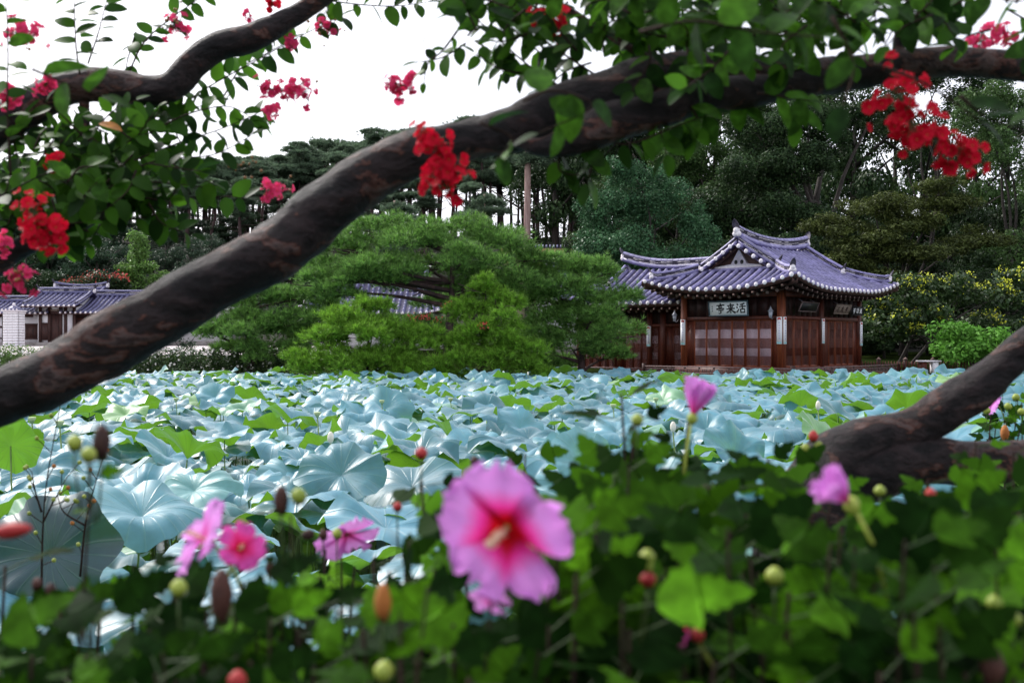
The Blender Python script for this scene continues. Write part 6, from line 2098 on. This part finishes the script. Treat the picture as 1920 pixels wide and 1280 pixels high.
class Bush:
    def __init__(s, label, px, D):
        x = px2x(px, D)
        s.o = Vector((x, D, .6)); s.root = empty('hibiscus_bush', s.o); tag(s.root, label, 'hibiscus bush', 'rose of Sharon bushes along the near bank')
        s.leaves = []

    def shoot(s, px, py, D, n=16, leaf=.075, length=.62, r=.0045, spread=1.0, gap=None):
        tip = at(px, py, D) - s.o
        base = Vector((R.uniform(-.12, .12), R.uniform(-.10, .10), 0))
        base = base + (Vector((tip.x, tip.y, 0)) - base) * .35
        S = [Vector(p) for p in spline([tuple(base), tuple(base.lerp(tip, .35) + Vector((R.uniform(-.05, .05), R.uniform(-.05, .05), .05))), tuple(base.lerp(tip, .7) + Vector((R.uniform(-.03, .03), R.uniform(-.03, .03), .03))), tuple(tip)], 6)]
        m = MB(); k = len(S)
        m.tube(S, [r * (1.6 - 1.15 * i / (k - 1)) for i in range(k)], 6); m.build('stem', M['twig'], s.root, True)
        L = [0]
        for i in range(1, k): L.append(L[-1] + (S[i] - S[i - 1]).length)
        T = L[-1]
        for j in range(n):
            d = max(0.02, T - length * ((j + .3) / n) ** 1.1)
            i = min(max(q for q in range(k) if L[q] <= d), k - 2)
            p = S[i].lerp(S[i + 1], (d - L[i]) / max(1e-6, L[i + 1] - L[i]))
            a = j * 2.4 + R.uniform(-.4, .4)
            hd = Vector((math.cos(a), math.sin(a) * .8, R.uniform(-.95, .15) if j > 3 else R.uniform(.1, .9))).normalized()
            pet = R.uniform(.012, .045) * spread
            q = p + hd * pet
            sz = leaf * R.uniform(.6, 1.4) * (.7 if j < 3 else 1)
            s.leaves.append((q, hd, Vector((R.uniform(-.5, .5), R.uniform(-1.5, .0), R.uniform(.3, 1))), sz, p))

    def mass(s, px0, px1, py0, py1, D0, D1, n, leaf=.085):
        """leafy side shoots that fill the body of the bush"""
        for k in range(n):
            u = (k + R.random()) / n
            px = px0 + (px1 - px0) * ((k * .618) % 1); D = D0 + (D1 - D0) * R.random()
            py = R.uniform(py0, py1)
            s.shoot(px + R.uniform(-15, 15), py, D, 9, leaf, .30, r=.003)

    def bloom(s, px, py, D, size, aim, mat, open_=1.0, n=5, label=None, stamen=True, spin=0, w=.62, tiltp=0.0):
        """aim: direction the flower looks (world)"""
        c = at(px, py, D) - s.o
        z = Vector(aim).normalized(); fr = frame_mat(c, z.orthogonal(), z, 1.0)
        x = z.orthogonal().normalized()
        b = MB(); V, Fc = sphere_arr(-z * .006, (.008, .008, .009), 8, 6); b.add([Vector(v) + c for v in V], Fc)
        st0 = c - z * .012
        b.tube([st0, st0 - z * .03 + Vector((0, 0, -.02)), st0 - z * .05 + Vector((0, 0, -.06))], .0022, 5)
        f = b.build('flower', M['bud'], s.root, True)
        if label: f['label'] = label
        for k in range(n):
            V, Fc, uv = petal_arr(open_, k + int(px), w); m = MB()
            rot = Matrix.Rotation(2 * PI * k / n + spin, 4, 'Z') @ Matrix.Rotation(rad(-tiltp + R.uniform(-6, 6)), 4, 'Y') @ Matrix.Rotation(rad(9), 4, 'X')
            m.add(V, Fc, 0, uv)
            o = m.build('petal', M[mat], f, True)
            o.matrix_local = fr @ rot @ Matrix.Scale(size * R.uniform(.93, 1.08), 4)
        if stamen:
            m = MB(); q = size * .62
            m.tube([(0, 0, 0), (.02 * q, 0, q * .4), (.10 * q, 0, q * .85)], [size * .035, size * .05, size * .035], 8, bump=.3, bscale=200)
            for k in range(34):
                a = R.uniform(0, 6.28); zz = q * R.uniform(.25, .86); rr_ = size * .075
                V, Fc = sphere_arr((math.cos(a) * rr_ + .06 * zz, math.sin(a) * rr_, zz), size * .018, 5, 3); m.add(V, Fc)
            o = m.build('stamen', M['stamen'], f, True); o.matrix_local = fr
        return f

    def bud(s, px, py, D, size=.012, mat='bud', long_=1.0, name='bud', lean=(0, 0, 1), label=None):
        c = at(px, py, D) - s.o; z = Vector(lean).normalized()
        size *= .72
        m = MB()
        n = 7; P = [c + z * size * long_ * (2 * i / n - 1) for i in range(n + 1)]
        rr_ = [max(.0006, size * math.sin(PI * (i + .35) / (n + .9)) ** .75) for i in range(n + 1)]
        m.tube(P, rr_, 10, bump=.12 if name == 'withered_flower' else .05, bscale=90)
        m.tube([P[0], P[0] - z * size * 1.2 + Vector((0, 0, -size)), P[0] + Vector((R.uniform(-.01, .01), .01, -.07))], .0013, 5, 1)
        for k in range(5):                                   # calyx teeth
            a = 2 * PI * k / 5; e = frame_mat((0, 0, 0), z.orthogonal(), z)
            d = e.to_3x3() @ Vector((math.cos(a), math.sin(a), 0))
            pb = P[0] + d * size * .5; pt_ = P[2] + d * size * 1.18; side = z.cross(d) * size * .35
            m.add([pb - side, pb + side, pt_], [(0, 1, 2)], 1)
        o = m.build(name, [M[mat], M['stem']], s.root, True)
        if label: o['label'] = label

    def finish(s):
        L = [l for l in s.leaves if (l[0] + s.o).y > .74 and clear_of_blooms(l[0] + s.o + l[1] * l[3] * .5, l[3])]
        L = sorted(L, key=lambda l: (l[0] + s.o).y)
        pm = MB()
        for (q, hd, nr, sz, p) in L: pm.tube([p, q], .0008, 4, cap=False)
        if L: tag(pm.build('leaf_stalks', M['stem'], s.root), kind='stuff')
        for i, (q, hd, nr, sz, p) in enumerate(L[:300]):
            inst('leaf', HLM[i % 5], s.root, frame_mat(q, hd, nr, sz))
        if len(L) > 300:
            m = MB()
            for i, (q, hd, nr, sz, p) in enumerate(L[300:]):
                mm = np.array(frame_mat(q, hd, nr, sz)); V, Fc = HLA[i % 5]; m.add(V @ mm[:3, :3].T + mm[:3, 3], Fc)
            tag(m.build('foliage', M['hib_leaf_i'], s.root), kind='stuff')


# far left bush
B = Bush('low hibiscus bush at the lower left with dark spent blooms below the big lotus leaf', 120, 1.25)
for (px, py, D) in ((30, 1150, 1.3), (110, 1130, 1.2), (190, 1120, 1.4), (250, 1060, 1.3), (60, 1230, 1.05), (160, 1230, 1.0), (280, 1180, 1.15), (10, 1060, 1.5), (220, 1290, .95), (-30, 1250, 1.1), (330, 1260, 1.1)):
    B.shoot(px, py, D, 13, .072, .5)
for (px, py) in ((70, 1095), (95, 1105), (135, 1115), (165, 1120), (185, 1110)): B.bud(px, py, 1.3, .010, 'wither', 1.2, 'withered_flower')
B.bud(190, 830, 1.15, .014, 'wither', 2.0, 'withered_flower', label='dark red withered bloom high on a thin shoot')
B.bud(140, 830, 1.15, .013, 'bud'); B.bud(166, 852, 1.12, .012, 'bud')
B.shoot(170, 870, 1.15, 2, .03, .1, r=.003)
B.bud(22, 995, 1.0, .011, 'bud_red', 2.4, 'withered_flower', (1, 0, .15)); B.bud(350, 1220, 1.2, .008, 'bud_red')
B.mass(-60, 330, 1140, 1300, .9, 1.5, 10, .08)
B.bud(5, 1200, 1.3, .01, 'bud_red')
B.finish()
# pink twins
B = Bush('hibiscus bush with the twin pink blooms left of the middle', 420, 1.25)
for (px, py, D) in ((330, 1120, 1.2), (400, 1080, 1.25), (455, 1090, 1.15), (520, 1120, 1.2), (600, 1080, 1.4), (560, 1180, 1.1), (380, 1230, 1.0), (470, 1240, .95), (640, 1140, 1.2), (590, 1250, 1.0), (440, 1150, 1.05)):
    B.shoot(px, py, D, 13, .074, .5)
B.bloom(385, 1012, 1.2, .046, (-.75, -.35, .55), 'hib_petal_b', 1.1, label='pale pink bloom seen from the side')
B.bloom(448, 1030, 1.15, .029, (.45, -.6, .45), 'hib_petal_d', 2.0, w=.46, label='deep pink half open bloom')
B.bud(415, 1120, 1.0, .016, 'wither', 2.4, 'withered_flower', label='dark drooping withered bloom')
B.bud(335, 1102, 1.05, .013, 'bud'); B.bud(455, 1120, 1.1, .008, 'bud_red'); B.bud(478, 1108, 1.15, .009, 'wither_orange', 1.3, 'withered_flower')
B.bud(527, 938, 1.15, .012, 'wither', 1.9, 'withered_flower'); B.bud(560, 930, 1.15, .013, 'bud', 1.0); B.shoot(545, 965, 1.2, 2, .03, .1, r=.003)
B.bud(506, 1065, 1.6, .010, 'wither', 1.8, 'withered_flower')
B.bloom(650, 1000, 1.75, .052, (.25, -.5, -.75), 'hib_petal_b', .9, label='pink bloom turned away showing its back', stamen=False)
B.bud(632, 1000, 1.6, .011, 'bud', 1.1); B.bud(606, 1002, 1.7, .010, 'wither', 1.4, 'withered_flower'); B.bud(578, 1002, 1.6, .012, 'wither', 1.2, 'withered_flower', (1, 0, .2))
for k in range(3): B.shoot((610, 640, 665)[k], (1030, 1045, 1060)[k], 1.7, 6, .045, .3)
B.mass(300, 660, 1120, 1300, .85, 1.4, 17, .082)
B.bloom(520, 1245, 1.5, .022, (-.3, -.8, .3), 'hib_petal_b', 1.3, label='small lilac half open bloom low in the leaves', stamen=False)
B.finish()
# the main flower's bush
B = Bush('hibiscus bush carrying the large magenta and pink bloom in the centre', 900, 1.1)
for (px, py, D) in ((790, 900, 1.5), (700, 1050, 1.3), (760, 1010, 1.4), (820, 980, 1.4), (870, 930, 1.6), (740, 1120, 1.1), (850, 1170, 1.0), (930, 1190, 1.0), (680, 1180, 1.0), (780, 1240, .9), (880, 1270, .9), (990, 1100, 1.2), (1060, 970, 1.05), (1080, 1080, .95), (1010, 1220, .95), (970, 1000, 1.5), (1020, 1010, 1.3)):
    B.shoot(px, py, D, 13, .076, .55)
B.bloom(952, 988, .90, .060, (-.48, -.78, -.32), 'hib_petal', 1.05, label='large open magenta pink bloom with a red throat', spin=.25, w=.56)
B.bloom(920, 1118, .95, .019, (-.2, -.5, -.6), 'hib_petal_b', 1.6, label='small pink bloom tucked under the large one', stamen=False, n=4)
B.bud(718, 1130, .95, .011, 'wither_orange', 2.3, 'withered_flower', label='orange brown rolled up withered bloom')
B.bud(790, 850, 1.4, .012, 'bud_red'); B.bud(720, 1258, .9, .013, 'bud'); B.bud(445, 1275, .9, .012, 'bud_red'); B.bud(745, 950, 1.5, .010, 'bud_red')
B.bud(890, 865, 1.6, .010, 'wither', 1.2, 'withered_flower')
B.mass(660, 1080, 1080, 1290, .85, 1.3, 17, .085)
B.mass(720, 880, 960, 1080, 1.2, 1.5, 4, .08)
B.mass(1030, 1130, 930, 1120, .95, 1.2, 6, .10)
B.shoot(985, 850, 2.0, 7, .075, .25, spread=1.4)
B.finish()
# tall shoot right of middle
B = Bush('tall hibiscus bush with a closed pink bloom standing before the pavilion', 1240, 1.3)
for (px, py, D) in ((1165, 740, 1.6), (1190, 780, 1.5), (1140, 850, 1.5), (1230, 850, 1.6), (1290, 790, 1.5), (1110, 930, 1.4), (1180, 940, 1.2), (1250, 960, 1.4), (1330, 900, 1.5), (1150, 1050, 1.1), (1240, 1080, 1.0), (1310, 1010, 1.2), (1180, 1180, .95), (1280, 1210, .95), (1370, 1130, 1.05), (1120, 1140, 1.05), (1340, 1240, .9), (1440, 860, 1.6), (1400, 960, 1.4)):
    B.shoot(px, py, D, 14, .078, .55)
B.bloom(1300, 777, 1.45, .050, (.25, -.10, 1.0), 'hib_petal_b', 1.0, label='closed pink bloom pointing up', stamen=False, w=.42, tiltp=64)
B.bud(1195, 787, 1.4, .012, 'bud'); B.bud(1213, 1045, .95, .011, 'bud'); B.bud(1215, 1086, .95, .011, 'bud_red'); B.bud(1151, 870, 1.4, .011, 'wither', 1.5, 'withered_flower')
B.bud(1215, 1060, .95, .008, 'bud'); B.bloom(1285, 1172, 1.0, .025, (-.6, -.3, .5), 'hib_petal_d', 1.2, label='purple pink bloom peeping through the leaves', stamen=False, n=3)
B.mass(1080, 1420, 940, 1290, .85, 1.5, 24, .088)
B.mass(1090, 1430, 850, 970, 1.25, 1.7, 12, .088)
B.bud(1308, 1190, .98, .010, 'bud_red'); B.bud(1325, 930, 1.4, .014, 'wither', 1.9, 'withered_flower'); B.bud(1228, 945, 1.4, .010, 'wither', 1.4, 'withered_flower')
B.finish()
# right bushes
B = Bush('hibiscus bush in front of the leaning trunk with a closed pink bloom', 1560, 1.25)
for (px, py, D) in ((1450, 1000, 1.3), (1520, 950, 1.4), (1600, 1000, 1.3), (1680, 960, 1.4), (1480, 1110, 1.0), (1560, 1080, 1.1), (1640, 1090, 1.0), (1430, 1220, .95), (1530, 1210, .9), (1620, 1200, .95), (1700, 1100, 1.1), (1470, 890, 1.7), (1560, 920, 1.7), (1650, 1260, .85), (1500, 1280, .85)):
    B.shoot(px, py, D, 14, .078, .5)
B.bloom(1590, 940, .98, .036, (-.7, -.3, .6), 'hib_petal_b', 1.0, label='closed pink bloom leaning left', stamen=False, w=.42, tiltp=60)
B.bud(1452, 1080, 1.0, .013, 'bud'); B.bud(1525, 818, 1.9, .013, 'bud_red', 1.2); B.bud(1535, 836, 1.9, .012, 'bud'); B.bud(1510, 840, 1.9, .012, 'bud'); B.bud(1745, 925, 1.2, .009, 'bud_red')
B.mass(1400, 1720, 960, 1290, .85, 1.4, 23, .088)
B.mass(1540, 1760, 950, 1040, 1.5, 2.1, 7, .085)
B.bud(1650, 920, 1.4, .011, 'bud')
B.finish()
B = Bush('broad leaved hibiscus bush in the lower right corner', 1800, 1.2)
for (px, py, D) in ((1740, 900, 1.6), (1790, 950, 1.5), (1850, 920, 1.5), (1910, 960, 1.4), (1720, 1020, 1.3), (1800, 1060, 1.2), (1880, 1060, 1.2), (1760, 1150, 1.0), (1850, 1170, 1.0), (1930, 1150, 1.0), (1720, 1230, .9), (1810, 1260, .9), (1900, 1270, .9), (1980, 1080, 1.2), (1830, 830, 1.9), (1900, 850, 1.8)):
    B.shoot(px, py, D, 14, .080, .5)
B.bud(1865, 1130, .95, .011, 'bud'); B.bud(1900, 1160, .95, .011, 'bud'); B.bud(1800, 1002, 1.2, .010, 'bud_red'); B.bud(1810, 915, 1.3, .012, 'bud'); B.bud(1760, 1000, 1.25, .011, 'bud')
B.mass(1700, 1980, 930, 1290, .85, 1.5, 24, .09)
B.mass(1760, 1980, 940, 1020, 1.5, 2.1, 7, .085)
B.bud(1860, 1250, .9, .014, 'wither', 1.8, 'withered_flower')
B.finish()
# further bush on the right bank
B = Bush('sunlit far hibiscus bush on the right bank behind the leaning trunk', 1880, 4.6)
for k in range(16):
    B.shoot(R.uniform(1800, 1990), R.uniform(725, 860), R.uniform(4.2, 5.0), 13, .085, .6)
B.bloom(1862, 752, 4.3, .055, (-.8, -.2, .3), 'hib_petal_b', 1.2, label='coral pink half open bloom', stamen=False)
for (px, py) in ((1840, 735), (1880, 730), (1905, 745), (1890, 762), (1915, 772), (1850, 770)): B.bud(px, py, 4.2, .022, 'bud')
B.bud(1884, 812, 4.0, .022, 'wither_orange', 2.0, 'withered_flower')
B.bloom(1735, 825, 4.4, .03, (-.3, -.8, .3), 'hib_petal_d', 1.2, stamen=False, n=4)
B.finish()


# thin seeding weed stems at the left
def weed(label, base, tips):
    b = at(*base); b.z = .0
    r = empty('seeding_weed', b); tag(r, label, 'weed')
    m = MB(); seeds = []
    for (pts) in tips:
        S = [Vector(p) for p in spline([tuple(at(*q) - b) for q in pts], 5)]
        m.tube(S, [.004 * (1 - .7 * i / (len(S) - 1)) for i in range(len(S))], 5)
        for i in range(2, len(S), 2):
            e = S[i] + Vector((R.uniform(-.05, .05), R.uniform(-.03, .03), R.uniform(.01, .06))); m.tube([S[i], e], .0015, 4, cap=False); seeds.append(e)
    m.build('stem', M['twig'], r)
    for e in seeds:
        q = MB(); V, Fc = sphere_arr(e, .008, 6, 4); q.add(V, Fc); q.build('seed_head', M[R.choice(['bud', 'wither_orange', 'bud'])], r, True)


weed('thin branching seeding weed standing among the near lotus leaves at the left', (80, 1010, 3.4), [[(78, 1100, 3.4), (80, 1000, 3.4), (88, 900, 3.4), (112, 765, 3.4)], [(80, 980, 3.4), (100, 940, 3.4), (125, 895, 3.4)], [(78, 960, 3.4), (66, 920, 3.4), (60, 885, 3.4)],
                                                                                           [(150, 1080, 3.5), (160, 980, 3.5), (175, 920, 3.5), (190, 865, 3.5)], [(160, 985, 3.5), (120, 960, 3.5), (108, 930, 3.5)]])
print('objects', len(bpy.data.objects), 'meshes', len(bpy.data.meshes), 'tris~', sum(len(o.data.loops) - 2 * len(o.data.polygons) for o in bpy.data.objects if o.type == 'MESH'))
